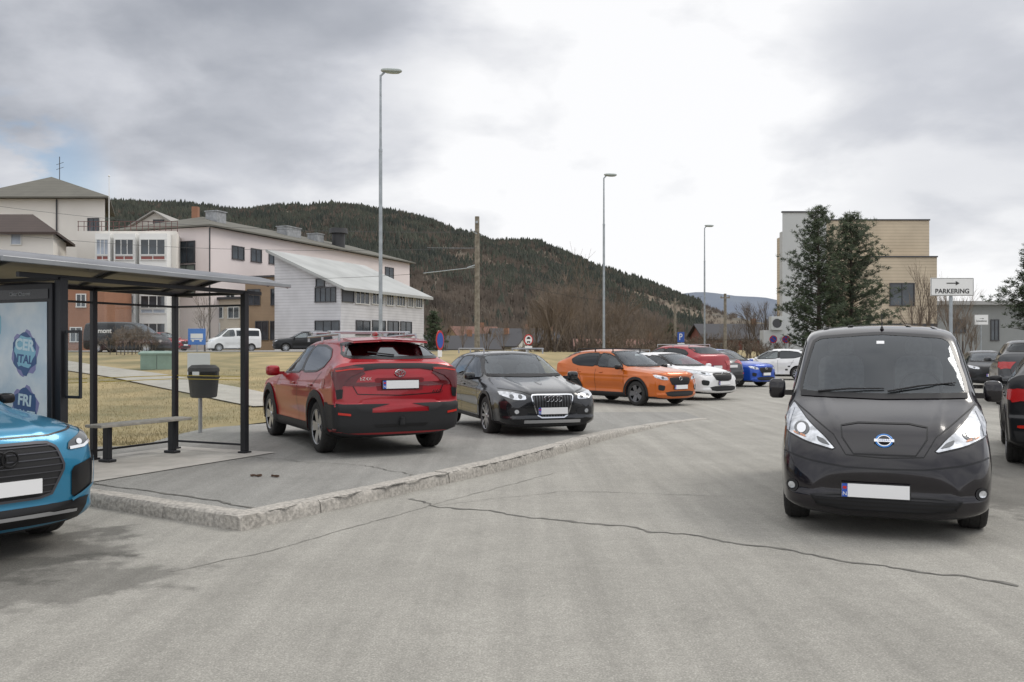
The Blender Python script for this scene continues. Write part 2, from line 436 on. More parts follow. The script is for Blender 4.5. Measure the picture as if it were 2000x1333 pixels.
SUV=[(2.345,.34,.66,.60,.64,.72,.50,.12),(2.33,.24,.82,.78,.78,.88,.57,.16),(2.26,.20,.88,.90,.82,.985,.61,.18),(2.05,.20,.915,.96,.84,1.03,.63,.18),(1.4,.20,.928,1.01,.86,1.085,.65,.13),
 (1.08,.20,.93,1.03,.865,1.12,.66,.12),(.98,.20,.93,1.04,.865,1.15,.66,.12),(.55,.20,.93,1.05,.865,1.42,.63,.09),(.15,.20,.93,1.06,.865,1.61,.60,.06),(-.1,.20,.93,1.07,.865,1.645,.595,.03),
 (-.6,.20,.93,1.08,.865,1.66,.595,0),(-1.2,.20,.93,1.12,.86,1.65,.59,0),(-1.62,.21,.93,1.16,.855,1.61,.59,-.02),(-1.80,.22,.925,1.18,.855,1.575,.59,-.04),
 (-2.04,.25,.925,1.20,.87,1.41,.67,-.07),(-2.17,.27,.925,1.215,.885,1.325,.75,-.09),(-2.26,.28,.925,1.205,.895,1.295,.77,-.10),(-2.305,.29,.92,1.14,.89,1.245,.77,-.10),(-2.335,.31,.905,1.0,.875,1.12,.72,-.11),(-2.35,.34,.87,.82,.83,.95,.62,-.11),(-2.355,.40,.72,.70,.68,.82,.5,-.1)]
SUVW=[[(.80,1.09),(.28,1.41),(.0,1.50),(-.34,1.525),(-.36,1.12)],[(-.44,1.125),(-.42,1.527),(-.95,1.52),(-1.38,1.46),(-1.62,1.34),(-1.5,1.22),(-1.2,1.15)]]
SUVF=([(-.72,1.15),(-.68,1.30),(-.55,1.565),(0,1.595),(.55,1.565),(.68,1.30),(.72,1.15),(0,1.17)],-.1)
SUVR=([(-.70,1.355),(-.55,1.55),(0,1.565),(.55,1.55),(.70,1.355),(0,1.345)],-1.3)
WAG=[(2.395,.32,.64,.52,.62,.64,.46,.11),(2.38,.22,.80,.64,.77,.75,.52,.15),(2.28,.19,.87,.73,.81,.81,.56,.18),(2.05,.19,.905,.80,.83,.87,.58,.18),(1.5,.19,.92,.87,.845,.945,.61,.14),
 (1.08,.19,.925,.92,.855,1.0,.66,.12),(.98,.19,.925,.93,.855,1.03,.66,.12),(.55,.19,.925,.94,.858,1.28,.62,.09),(.12,.19,.925,.95,.86,1.45,.59,.05),(-.15,.19,.925,.96,.86,1.48,.585,.02),
 (-.7,.19,.925,.97,.86,1.495,.58,0),(-1.4,.19,.925,.98,.85,1.485,.57,0),(-1.9,.21,.92,1.0,.845,1.44,.55,-.03),(-2.1,.23,.915,1.0,.84,1.32,.58,-.06),(-2.34,.26,.90,.99,.83,1.08,.66,-.12),(-2.44,.28,.87,.88,.80,.96,.62,-.14),(-2.48,.36,.72,.74,.68,.82,.5,-.12)]
WAGW=[[(.80,.98),(.30,1.24),(.0,1.355),(-.32,1.38),(-.34,1.0)],[(-.42,1.005),(-.40,1.385),(-1.15,1.375),(-1.2,1.04)],[(-1.27,1.045),(-1.24,1.37),(-1.8,1.31),(-2.0,1.1)]]
WAGF=([(-.72,1.03),(-.68,1.17),(-.55,1.395),(0,1.425),(.55,1.395),(.68,1.17),(.72,1.03),(0,1.05)],-.1)
WAGR=([(-.6,1.10),(-.5,1.37),(0,1.39),(.5,1.37),(.6,1.10)],-1.4)
HAT=[(2.165,.32,.62,.54,.60,.66,.46,.12),(2.14,.22,.79,.68,.76,.79,.52,.17),(2.04,.19,.86,.78,.80,.87,.57,.22),(1.8,.19,.89,.85,.82,.94,.60,.22),(1.4,.19,.90,.91,.835,1.0,.62,.16),
 (1.05,.19,.905,.94,.845,1.04,.65,.12),(.95,.19,.905,.95,.845,1.07,.65,.12),(.55,.19,.905,.96,.848,1.28,.61,.09),(.12,.19,.905,.97,.85,1.44,.58,.05),(-.15,.19,.905,.98,.85,1.47,.575,.02),
 (-.7,.19,.905,1.0,.85,1.475,.57,0),(-1.2,.19,.905,1.03,.845,1.445,.565,0),(-1.6,.21,.9,1.06,.835,1.37,.56,-.03),(-1.85,.23,.895,1.05,.83,1.2,.62,-.08),(-2.02,.25,.88,.99,.82,1.08,.66,-.12),(-2.12,.28,.85,.88,.79,.96,.60,-.13),(-2.16,.36,.70,.76,.66,.82,.48,-.12)]
HATW=[[(.78,1.02),(.30,1.25),(.0,1.345),(-.32,1.36),(-.34,1.04)],[(-.42,1.045),(-.40,1.36),(-1.0,1.33),(-1.4,1.22),(-1.2,1.08)]]
HATF=([(-.70,1.06),(-.66,1.18),(-.54,1.385),(0,1.415),(.54,1.385),(.66,1.18),(.70,1.06),(0,1.08)],-.1)
HATR=([(-.6,1.14),(-.5,1.30),(0,1.33),(.5,1.30),(.6,1.14)],-1.1)
VAN=[(2.275,.26,.58,.46,.56,.58,.42,.10),(2.25,.19,.78,.58,.75,.73,.52,.16),(2.17,.17,.845,.74,.78,.87,.57,.20),(2.0,.17,.868,.90,.79,.97,.62,.22),(1.75,.17,.877,1.0,.81,1.06,.66,.19),
 (1.55,.17,.877,1.06,.83,1.12,.70,.16),(1.47,.17,.877,1.08,.835,1.16,.72,.15),(1.1,.17,.877,1.1,.84,1.47,.72,.12),(.72,.17,.877,1.12,.845,1.73,.705,.09),(.5,.17,.877,1.12,.85,1.82,.70,.05),
 (.0,.17,.877,1.12,.85,1.86,.71,.02),(-1.,.17,.877,1.12,.85,1.87,.715,0),(-1.9,.2,.877,1.12,.85,1.86,.715,0),(-2.15,.22,.87,1.12,.84,1.8,.70,-.03),(-2.25,.26,.84,1.08,.82,1.6,.68,-.05),(-2.28,.34,.7,1.0,.7,1.4,.6,-.04)]
VANW=[[(1.15,1.16),(.72,1.52),(.55,1.66),(.1,1.70),(.0,1.18)]]
VANF=([(-.725,1.18),(-.71,1.33),(-.625,1.70),(0,1.745),(.625,1.70),(.71,1.33),(.725,1.18),(0,1.165)],.0)
def paint(n,c,metal=.0,rough=.28,coat=.8): return mat(n,c,rough,metal,coat=coat,var=.05,vscale=2)
def seams(c,hood,doors):
    G=GLOSSB
    for d in doors: c.strip('L',c.S2(d),.010,G,'door_seam',.003,False,True)
    if hood: c.strip('F',c.F2(hood),.012,G,'bonnet_seam',.003,False)

# --- black van
blackp=mat('black_paint',(.006,.0045,.007),.18,0,coat=.7,var=.25,vscale=3,spec=.3)
c=Car('parked_van','black compact electric van parked facing us on grey asphalt','van',(3.90,9.53,0),(-.36,-.93),VAN,.877,sc=(1,.985,1),paint=blackp,wheel_r=.315,axles=(1.36,-1.36),level=HERO,sidew=VANW,front=VANF,rim='steel',rearglass=GT,rimm=DSIL)
c.patch('L',[(.0,1.2),(-.05,1.68),(-.9,1.69),(-.9,1.2)],GT,'side_window',.004,.06,True)
hlp=rnd([(.765,1.09),(.81,1.0),(.82,.92),(.785,.85),(.62,.79),(.38,.735),(.47,.83),(.61,.94),(.70,1.03)],1,.12)
c.strip('F',hlp,.022,GLOSSB,'headlight_seal',.004,True,True)
c.patch('F',hlp,HL,'headlight',.008,.03,True)
c.patch('F',circ((.665,.885),.066,18,r2=.055),HLD,'lamp_bowl',.013,.03,True)
c.patch('F',circ((.665,.885),.040,16),HLW,'lamp_lens',.017,.03,True)
c.patch('F',rnd([(.62,.815),(.73,.842),(.74,.858),(.64,.838)],1),AMB,'turn_signal',.013,.03,True)
c.patch('F',rnd([(.42,.765),(.52,.79),(.54,.835),(.47,.81)],1),HLD,'lamp_insert',.013,.03,True)
c.strip('F',[(.785,.86),(.775,.97),(.755,1.05)],.018,CHR,'lamp_trim',.013,False,True)
ph=[(-.34,.93),(-.33,.84),(-.24,.71),(.24,.71),(.33,.84),(.34,.93),(.2,.955),(-.2,.955)]
c.strip('F',ph,.012,BLK,'charge_flap_seam',.004,True)
c.strip('F',[(-.80,1.12),(-.62,1.01),(-.40,.86),(-.30,.70),(0,.685),(.30,.70),(.40,.86),(.62,1.01),(.80,1.12)],.009,BLK,'bonnet_seam',.003)
c.strip('F',[(-.85,.70),(-.6,.64),(-.3,.60),(0,.595),(.3,.60),(.6,.64),(.85,.70)],.014,GLOSSB,'bumper_crease',.004)
gp=rnd([(-.60,.375),(-.50,.25),(.50,.25),(.60,.375)],1)
c.patch('F',gp,BLK,'lower_grille',.004)
for z in(.285,.32,.35): c.strip('F',[(-.54,z),(0,z),(.54,z)],.012,GLOSSB,'grille_bar',.016)
c.strip('F',gp,.014,GLOSSB,'grille_rim',.01,True)
c.patch('F',circ((.735,.41),.052,16),BLK,'fog_lamp_bezel',.006,.03,True)
c.patch('F',circ((.735,.41),.030,16),HL,'fog_lamp',.012,.03,True)
x=c.plate('F',-.07,.415)
p,_=c.ray('F',0,.825)
e=MB(); e.torus((0,0,0),.052,.007,'X',28,6,sz=.85); e.box((.006,0,0),(.012,.155,.024)); em=e.obj('emblem',CHR,c.root,True,(p.x+.02,0,.825),(0,-.35,0))
text('NISSAN',.024,'emblem_lettering',mat('emblem_blue',(.02,.1,.3),.3),em,(.0135,0,0),(math.pi/2,0,math.pi/2),.0006,1.25)
e=MB(); e.torus((0,0,0),.064,.006,'X',28,6,sz=.85); e.obj('emblem_halo',mat('halo_blue',(.06,.25,.65),.2,.3),em,True)
c.mirrors(1.0,.955,1.20,blackp,(.12,.16,.20))
c.seats(.25,1.3,.37,.46)
e=MB(); e.torus((.78,.36,1.2),.18,.015,'X'); e.obj('steering_wheel',INTR,c.root,True)
for a,b in(((1.52,.05,1.17),(1.27,.62,1.30)),((1.5,-.55,1.16),(1.36,.02,1.245))):
    h1,n1=c.ray('F',a[1],a[2]+.02); h2,n2=c.ray('F',b[1],b[2]-.03)
    e=MB(); e.cyl(h1+n1*.02,h1.lerp(h2,.5)+n1*.035,.010,.008,6); e.cyl(h1.lerp(h2,.5)+n1*.035,h2+n2*.018,.008,.006,6); e.obj('wiper',BLK,c.root,True)
hh,nn=c.ray('T',.55,0.02)
e=MB(); e.cyl(hh,hh+Vector((-.06,0,.16)),.006,.004,6); e.cyl(hh,hh+Vector((-.01,0,.03)),.02,.01,8); e.obj('aerial',BLK,c.root,True)
for y in(.28,.52): c.strip('T',[(.3,y),(-1.9,y)],.05,blackp,'roof_rib',.01,False,True)
hh,nn=c.ray('F',.0,1.655); e=MB(); e.box((0,0,0),(.003,.07,.045)); e.obj('windscreen_sticker',WHT,c.root,loc=hh+Vector((.01,0,0)),rot=(0,-.9,0))
seams(c,None,[[(1.42,.35),(1.30,1.05),(1.2,1.12)],[(-.05,.3),(-.05,1.75)],[(-1.0,.3),(-1.0,1.75)]])

# --- red suv seen from behind
redp=paint('red_paint',(.34,.009,.016),.25,.28,.6)
RS=(-2.64,14.4,.115)
GR=glass('rear_privacy_glass',(.02,.022,.025),.16)
c=Car('parked_car','metallic red electric crossover with black cladding and silver roof bars','car',RS,(-.47,.88),SUV,.93,paint=redp,wheel_r=.37,axles=(1.425,-1.425),level=HERO,sidew=SUVW,front=SUVF,rear=SUVR,rim='five',glassm=GT,rearglass=GR)
c.cladding(.40,BLK,.11)
c.patch('B',[(-.92,.74),(-.64,.70),(-.54,.61),(.54,.61),(.64,.70),(.92,.74),(.90,.38),(.72,.34),(-.72,.34),(-.90,.38)],BLK,'rear_bumper_trim',.014,.04)
c.patch('L',[(-1.86,.72),(-2.36,.72),(-2.36,.40),(-1.88,.40)],BLK,'bumper_corner_trim',.013,.05,True)
c.patch('B',[(-.40,.45),(-.36,.41),(.36,.41),(.40,.45)],GLOSSB,'bumper_insert',.02)
band=[(-.87,1.21),(-.6,1.255),(-.3,1.27),(.3,1.27),(.6,1.255),(.87,1.21),(.88,1.11),(.6,1.155),(.3,1.20),(-.3,1.20),(-.6,1.155),(-.88,1.11)]
c.patch('B',band,GLOSSB,'light_bar',.012,.025)
tl=[(.885,1.20),(.66,1.235),(.50,1.215),(.50,1.165),(.68,1.10),(.76,1.03),(.81,.93),(.885,.92),(.90,1.05)]
c.patch('B',tl,REDL,'tail_light',.020,.03,True)
c.patch('L',[(-2.0,1.16),(-2.36,1.17),(-2.36,.95),(-2.24,.98),(-2.16,1.10)],REDL,'tail_light',.012,.04,True)
c.strip('B',[(.87,1.165),(.70,1.19),(.52,1.195)],.016,ORL,'tail_light_tube',.026,False,True)
c.patch('B',[(.79,.93),(.885,.92),(.87,.79),(.80,.81)],GLOSSB,'tail_light_trim',.014,.03,True)
c.strip('B',[(-.72,1.08),(-.60,.86),(0,.835),(.60,.86),(.72,1.08)],.012,GLOSSB,'tailgate_seam',.004)
c.patch('B',[(-.36,1.06),(-.33,1.075),(.33,1.075),(.36,1.06),(.33,.905),(-.33,.905)],mat('red_recess',(.16,.005,.009),.4,.2),'plate_recess',.005,.04)
c.patch('B',[(.70,.60),(.86,.62),(.86,.59),(.70,.57)],ORL,'reflector',.024,.03,True)
c.plate('B',0,.985)
x=min(c.ray('B',0,1.20)[0].x,c.ray('B',0,1.1)[0].x)
e=MB(); e.torus((0,0,0),.070,.010,'X',24,6,sz=.68); e.torus((0,0,.012),.040,.008,'X',20,6,sy=1.1,sz=.45); e.torus((0,0,.0),.038,.008,'X',20,6,sy=.5,sz=1.1); e.obj('emblem',CHR,c.root,True,(x-.020,0,1.14))
for t_,y,z in(('bZ4X',.49,1.065),('AWD',-.56,.88)):
    h,_=c.ray('B',y,z+.03); h2,_=c.ray('B',y,z-.03); text(t_,.062,'badge_lettering',CHR,c.root,(min(h.x,h2.x)-.014,y,z),(math.pi/2,0,-math.pi/2+(.12 if y<0 else -.12)),.002,1.1)
e=MB(); top=[(-1.56,.57,1.625),(-1.56,0,1.645),(-1.56,-.57,1.625),(-1.98,-.55,1.585),(-1.96,-.18,1.602),(-1.86,-.10,1.61),(-1.86,.10,1.61),(-1.96,.18,1.602),(-1.98,.55,1.585)]
e.add([*top,*[(p[0],p[1],p[2]-.03) for p in top]],[tuple(range(9)),tuple(range(17,8,-1))]+[(i,(i+1)%9,9+(i+1)%9,9+i) for i in range(9)])
e.obj('roof_spoiler',redp,c.root,False,bevel=.008)
h1,n1=c.ray('B',0,1.37); h2,n2=c.ray('B',.36,1.41); e=MB(); e.cyl(h1+n1*.02,h2+n2*.025,.012,.007,6); e.obj('rear_wiper',BLK,c.root,True)
e=MB()
for sg in(1,-1):
    e.cyl((.15,sg*.60,1.655),(-1.45,sg*.585,1.685),.018,n=8)
    for x in(.15,-.6,-1.45): e.cyl((x,sg*.59,1.58),(x,sg*.59,1.67),.018,n=8)
e.obj('roof_rail',SIL,c.root,True)
for x in(-.1,-1.05):
    e=MB(); e.box((x,0,1.725),(.08,1.28,.028))
    for sg in(1,-1): e.box((x,sg*.58,1.70),(.10,.06,.07))
    e.obj('roof_bar',SIL,c.root,bevel=.006)
c.mirrors(.75,1.02,1.12,redp); c.seats(.0,1.14); c.seats(-1.0,1.10)
e=MB(); e.box((-2.38,0,.47),(.12,.07,.07)); e.cyl((-2.42,0,.45),(-2.42,0,.54),.03); e.obj('tow_hitch',BLK,c.root,True)
e=MB(); e.sup((-1.3,0,1.69),(.2,.04,.07),.8); e.obj('aerial',redp,c.root,True)
seams(c,None,[[(-.38,.36),(-.36,1.1)],[(.85,.4),(.9,1.05)],[(-1.0,.72),(-1.2,.95),(-1.5,1.15)]])
c.patch('L',rnd([(-1.62,.92),(-1.62,1.06),(-1.8,1.06),(-1.8,.92)],2),mat('red_flap',(.30,.008,.015),.25,.3,coat=1),'fuel_flap',.003)

# --- black estate
darkp=mat('dark_estate_paint',(.009,.010,.012),.22,0,coat=.8,var=.1,vscale=3,spec=.4)
c=Car('parked_car','black estate car with chrome grille and roof rails on asphalt','car',(-.03,17.35,.07),(.3,-.955),WAG,.925,paint=darkp,wheel_r=.345,axles=(1.415,-1.415),level=HERO,sidew=WAGW,front=WAGF,rear=WAGR,rim='spoke')
def audi_front(c,gr,zr,bars,rr,chrome=CHR,ringm=CHR,barm=None):
    c.patch('F',gr,BLK,'grille',.006,.04)
    c.strip('F',gr,.020,chrome,'grille_frame',.014,True)
    ys=[p[0] for p in gr]; zs=[p[1] for p in gr]; barm=barm or chrome
    if bars=='v':
        y=min(ys)+.04
        while y<max(ys)-.02:
            seg=[z/100 for z in range(int(min(zs)*100)+1,int(max(zs)*100)) if inside((y,z/100),gr)]
            if seg: c.strip('F',[(y,min(seg)),(y,max(seg))],.007,barm,'grille_bar',.012)
            y+=.05
    else:
        z=min(zs)+.04
        while z<max(zs)-.02:
            seg=[y/50 for y in range(int(min(ys)*50),int(max(ys)*50)+1) if inside((y/50,z),gr)]
            if seg: c.strip('F',[(min(seg),z),(max(seg),z)],.008,barm,'grille_bar',.014)
            z+=.05
    h,_=c.ray('F',0,zr); c.rings(h.x+.03,0,zr,rr,ringm)
gr=rnd([(-.37,.70),(-.35,.74),(.35,.74),(.37,.70),(.26,.36),(-.26,.36)],1,.12)
audi_front(c,gr,.675,'v',.050,CHR,CHR,mat('grille_bar_metal',(.24,.25,.26),.3,.9))
hl=rnd([(.46,.66),(.46,.73),(.62,.775),(.83,.80),(.83,.73),(.66,.66)],1)
c.patch('F',hl,HL,'headlight',.008,.03,True)
for y in(.55,.68): c.patch('F',circ((y,.71),.034,14),HLD,'lamp_bowl',.014,.02,True)
c.patch('F',rnd([(.44,.52),(.74,.54),(.72,.40),(.44,.40)],1),BLK,'air_intake',.006,.04,True)
c.patch('F',circ((.62,.465),.035,14),HL,'fog_lamp',.014,.03,True)
c.patch('F',[(-.75,.33),(.75,.33),(.6,.25),(-.6,.25)],BLK,'front_skid_trim',.008,.04)
c.strip('F',[(-.5,.30),(.5,.30)],.05,SIL,'skid_plate',.014)
c.plate('F',0,.475); c.cladding(.32,mat('dark_trim',(.03,.03,.032),.5),.05)
c.mirrors(.72,1.01,1.02,darkp,(.12,.2,.14)); c.seats(-.05,.98); c.seats(-1.0,.96)
e=MB()
for sg in(1,-1):
    e.cyl((.2,sg*.60,1.515),(-1.75,sg*.58,1.515),.016,n=8)
    for x in(.2,-.8,-1.75): e.cyl((x,sg*.59,1.42),(x,sg*.59,1.52),.014,n=8)
e.obj('roof_rail',SIL,c.root,True)
seams(c,[(-.78,.84),(-.5,.80),(-.4,.755),(.4,.755),(.5,.80),(.78,.84)],[[(-.36,.3),(-.36,1.0)],[(.9,.35),(.85,.96)],[(-1.2,.6),(-1.2,1.0)]])

# --- blue suv corner
bluep=paint('blue_paint',(.02,.19,.33),.35,.28,.7)
c=Car('parked_car','bright blue electric suv with dark grille beside the kerb corner','car',(-5.77,7.95,0),(.81,-.585),SUV,.93,sc=(1.04,1.03,1.0),paint=bluep,wheel_r=.38,axles=(1.41,-1.41),level=HERO,sidew=SUVW,front=SUVF,rear=SUVR,rim='spoke',rimm=DSIL)
gr=rnd([(-.56,.68),(-.50,.83),(-.42,.875),(.42,.875),(.50,.83),(.56,.68),(.44,.46),(-.44,.46)],1,.1)
audi_front(c,gr,.775,'h',.058,mat('grille_metal',(.09,.09,.10),.35,.7),GLOSSB)
hl=rnd([(.60,.80),(.62,.86),(.80,.93),(.93,.96),(.92,.87),(.76,.80)],1,.12)
c.patch('F',hl,HLD,'headlight',.008,.03,True)
c.strip('F',[(.62,.81),(.76,.815),(.91,.88)],.022,HLW,'daytime_light',.014,False,True)
c.patch('F',circ((.72,.85),.03,12,r2=.022),HLW,'lamp_lens',.014,.02,True)
c.patch('F',rnd([(.62,.66),(.86,.72),(.86,.5),(.62,.42)],1,.12),GLOSSB,'air_intake',.008,.03,True)
c.strip('F',[(.62,.41),(.84,.50),(.87,.72)],.022,bluep,'intake_blade',.02,False,True)
c.patch('F',[(-.80,.42),(-.5,.40),(.5,.40),(.80,.42),(.7,.26),(-.7,.26)],GLOSSB,'front_skid_trim',.01,.04)
c.strip('F',[(-.66,.33),(.66,.33)],.022,SIL,'skid_plate',.018)
c.plate('F',.10,.555); c.mirrors(.40,1.04,1.12,GLOSSB,(.14,.14,.10))
seams(c,[(-.86,1.0),(-.62,.95),(-.45,.925),(.45,.925),(.62,.95),(.86,1.0)],[[(.9,.35),(.85,1.0)]])
c.cladding(.34,bluep,.05)

# --- generic fronts
def gen_front(c,style=0,plate=True,lamp=HL):
    F2=c.F2
    hl=rnd(F2([(.48,.76),(.5,.84),(.66,.88),(.84,.92),(.84,.83),(.68,.77)]),1)
    c.patch('F',hl,lamp,'headlight',.008,.03,True)
    c.patch('F',circ((.66*c.sc[1],.83*c.sc[2]),.035,12),HLD,'lamp_bowl',.014,.02,True)
    c.patch('F',rnd(F2([(-.44,.76),(-.42,.84),(.42,.84),(.44,.76),(.34,.60),(-.34,.60)]),1),BLK,'grille',.007,.04)
    for z in(.66,.72,.78): c.strip('F',F2([(-.34,z),(.34,z)]),.012,SIL if style else GLOSSB,'grille_bar',.014)
    c.patch('F',rnd(F2([(-.62,.44),(.62,.44),(.52,.29),(-.52,.29)]),1),BLK,'air_intake',.007,.04)
    c.patch('F',rnd(F2([(.60,.60),(.80,.64),(.80,.48),(.64,.46)]),1),BLK,'fog_lamp_bezel',.007,.04,True)
    if plate: c.plate('F',0,.53)
    h,_=c.ray('F',0,.8*c.sc[2]); e=MB(); e.torus((0,0,0),.05,.01,'X'); e.obj('emblem',CHR,c.root,True,(h.x+.015,0,.8*c.sc[2]))
def gen_rear(c,plate=True):
    F2=c.F2; RB_=mat('bright_red_lens',(.42,.012,.012),.2,coat=1)
    c.patch('B',rnd(F2([(.55,1.0),(.55,1.08),(.86,1.10),(.88,.9),(.78,.92)]),1),RB_,'tail_light',.01,.03,True)
    xe=c.S2([(-2.33,1)])[0][0] if c.W>.88*1 and c.sc else -2.3
    lo=-2.30 if c.tall else -2.06
    c.patch('L',c.S2([(lo+.26,1.08),(lo,1.09),(lo,.92),(lo+.12,.95)]),RB_,'tail_light',.012,.03,True)
    c.patch('B',F2([(-.85,.52),(.85,.52),(.8,.38),(-.8,.38)]),BLK,'rear_bumper_trim',.01,.04)
    c.strip('B',F2([(-.68,1.05),(-.58,.74),(.58,.74),(.68,1.05)]),.012,GLOSSB,'tailgate_seam',.003)
    c.patch('B',rnd(F2([(-.8,.60),(-.62,.60),(-.62,.56),(-.8,.56)]),1),ORL,'reflector',.012,.03)
    c.patch('B',rnd(F2([(.8,.60),(.62,.60),(.62,.56),(.8,.56)]),1),ORL,'reflector',.012,.03)
    if plate: c.plate('B',0,.86*c.sc[2])
def gen(kind,label,loc,head,p,sc=(1,1,1),clad=False,rails=False,rear=False,front=True,r=.34,level=2,rim='spoke',seat=False):
    rows,sw,fw,rw,w,ax={'suv':(SUV,SUVW,SUVF,SUVR,.93,(1.40,-1.40)),'hat':(HAT,HATW,HATF,HATR,.905,(1.31,-1.31)),'wag':(WAG,WAGW,WAGF,WAGR,.925,(1.415,-1.415))}[kind]
    c=Car('parked_car',label,'car',loc,head,rows,w,sc=sc,paint=p,wheel_r=r,axles=ax,level=level,sidew=sw,front=fw,rear=rw,rim=rim,rimm=DSIL if rim=='five' else None)
    c.tall=kind=='suv'
    if front: gen_front(c)
    if rear: gen_rear(c)
    if clad: c.cladding(.38*sc[2],BLK,.07)
    sx,sy,sz=sc
    c.mirrors(.75*sx,(w+.08)*sy,(1.12 if kind=='suv' else 1.03)*sz,p if not clad else GLOSSB,(.12,.2,.14))
    zr={'suv':1.665,'hat':1.48,'wag':1.505}[kind]*sz
    if rails:
        e=MB()
        for sg in(1,-1):
            e.cyl((.1*sx,sg*.60*sy,zr-.005),(-1.5*sx,sg*.585*sy,zr-.005),.016,n=8)
            for x in(.1,-.7,-1.5): e.cyl((x*sx,sg*.59*sy,zr-.1),(x*sx,sg*.59*sy,zr),.018,n=8)
        e.obj('roof_rail',BLK if clad else SIL,c.root,True)
    zb=1.05 if kind=='suv' else .98
    seams(c,[(-.8,.95),(-.6,.90),(-.45,.86),(.45,.86),(.6,.90),(.8,.95)] if front else None,[[(-.38,.36),(-.37,zb)],[(.88,.36),(.88,zb-.02)],[(-1.0,.7),(-1.2,zb)]])
    if seat: c.seats(-.05*sx,(1.12 if kind=='suv' else .97)*sz)
    return c
HD=(.62,-.785); HR=(-.62,.785)
orp=paint('orange_paint',(.52,.115,.008),.25,.28,.7)
c=gen('suv','metallic orange crossover with black wheel arches in the parking row',(3.30,26.3,0),HD,orp,(.92,.95,.95),True,True,r=.345,level=HERO,rim='five',seat=True)
c.strip('F',c.F2([(.62,.74),(.66,.50)]),.02,HLW,'daytime_light',.014,False)
whp=paint('white_paint',(.74,.74,.74),0,.25); red2=paint('red_suv_paint',(.30,.012,.02),.2,.3,.5); greyp=paint('grey_paint',(.06,.062,.066),.4,.3,.5)
bl2=paint('deep_blue_paint',(.01,.07,.42),.2,.3,.5); silp=paint('silver_paint',(.42,.43,.45),.6,.3); dkp=mat('charcoal_paint',(.010,.011,.013),.35,0,coat=.25,spec=.3)
gen('hat','white hatchback with black grille between orange and red cars',(5.15,29.1,0),HD,whp,seat=True,r=.33,level=3)
gen('wag','silver grey estate half hidden behind the white hatchback',(5.9,41.5,0),HD,silp,rails=True)
gen('suv','dark red suv with roof rails backed into the row',(6.1,34.6,0),HR,red2,(.97,1,1.04),rails=True,rear=True,front=False)
gen('hat','grey hatchback squeezed beside the red suv',(7.35,36.9,0),HR,greyp,(1,1,1.03),rear=True,front=False)
gen('suv','bright blue small crossover in the parking row',(9.1,38.5,0),HD,bl2,(.93,.96,.945),r=.35)
gen('suv','white electric car seen from its side at the row end',(13.5,46,0),(-.85,.5),whp,(.95,.96,.95),rear=True,front=False)
gen('hat','white hatchback behind the last car of the row',(16.6,51,0),(-.9,.4),whp,(1,1,1.05),rear=True,front=False)
# right row
gen('suv','black suv parked tail towards us next to the van',(8.36,13.4,0),(.46,.888),dkp,(.95,.97,.97),rear=True,front=False,clad=True,r=.35,level=3)
gen('suv','grey people carrier farther along the row beside the van',(15.2,26.4,0),(.42,.91),greyp,(1,1,1.12),rear=True,front=False)
gen('hat','dark hatchback far along the row beside the van',(19.6,37,0),(-.36,-.93),dkp)
gen('wag','silver estate far along the row beside the van',(22.6,43,0),(-.36,-.93),silp)
gen('hat','white hatchback at the far end of the row',(26.5,50,0),(-.36,-.93),whp)
# hospital cars
c=Car('delivery_van','dark grey delivery van with lettering on its side by the lawn','van',W(252,690,55)[:2]+(1.27,),(1,-.08),VAN,.877,sc=(1.10,1.1,1.04),paint=dkp,wheel_r=.34,axles=(1.4,-1.4),level=2,sidew=VANW,front=VANF,rim='steel')
h,_=c.ray('R',-1.3,1.36)
text('i',.40,'van_lettering',mat('orange_letter',(.8,.25,.03),.5),c.root,(-1.60,h.y-.06,1.36),(math.pi/2,0,0),.002,1,.008); text('mont',.40,'van_lettering',WHT,c.root,(-1.02,h.y-.06,1.36),(math.pi/2,0,0),.002,1,.008)
c=Car('parked_van','white minibus parked in front of the grey hospital wing','van',W(455,685,76)[:2]+(1.3,),(-.85,-.5),VAN,.877,sc=(.98,1,1.08),paint=whp,wheel_r=.33,axles=(1.36,-1.36),level=2,sidew=VANW,front=VANF,rim='steel')
c.patch('L',[(-.1,1.3),(-.1,1.78),(-2.0,1.78),(-2.0,1.3)],GT,'side_window',.004,.08,True)
c.patch('F',[(.5,.8),(.55,.95),(.8,1.0),(.82,.85)],HL,'headlight',.008,.05,True)
c.patch('F',[(-.35,.8),(-.35,.92),(.35,.92),(.35,.8)],BLK,'grille',.008,.05)
gen('suv','black suv parked by the hospital wing',W(592,685,72)[:2]+(1.3,),(-.95,-.3),dkp,rails=True)
gen('suv','red car parked behind the dark delivery van',W(322,680,78)[:2]+(1.33,),(.9,-.4),red2)

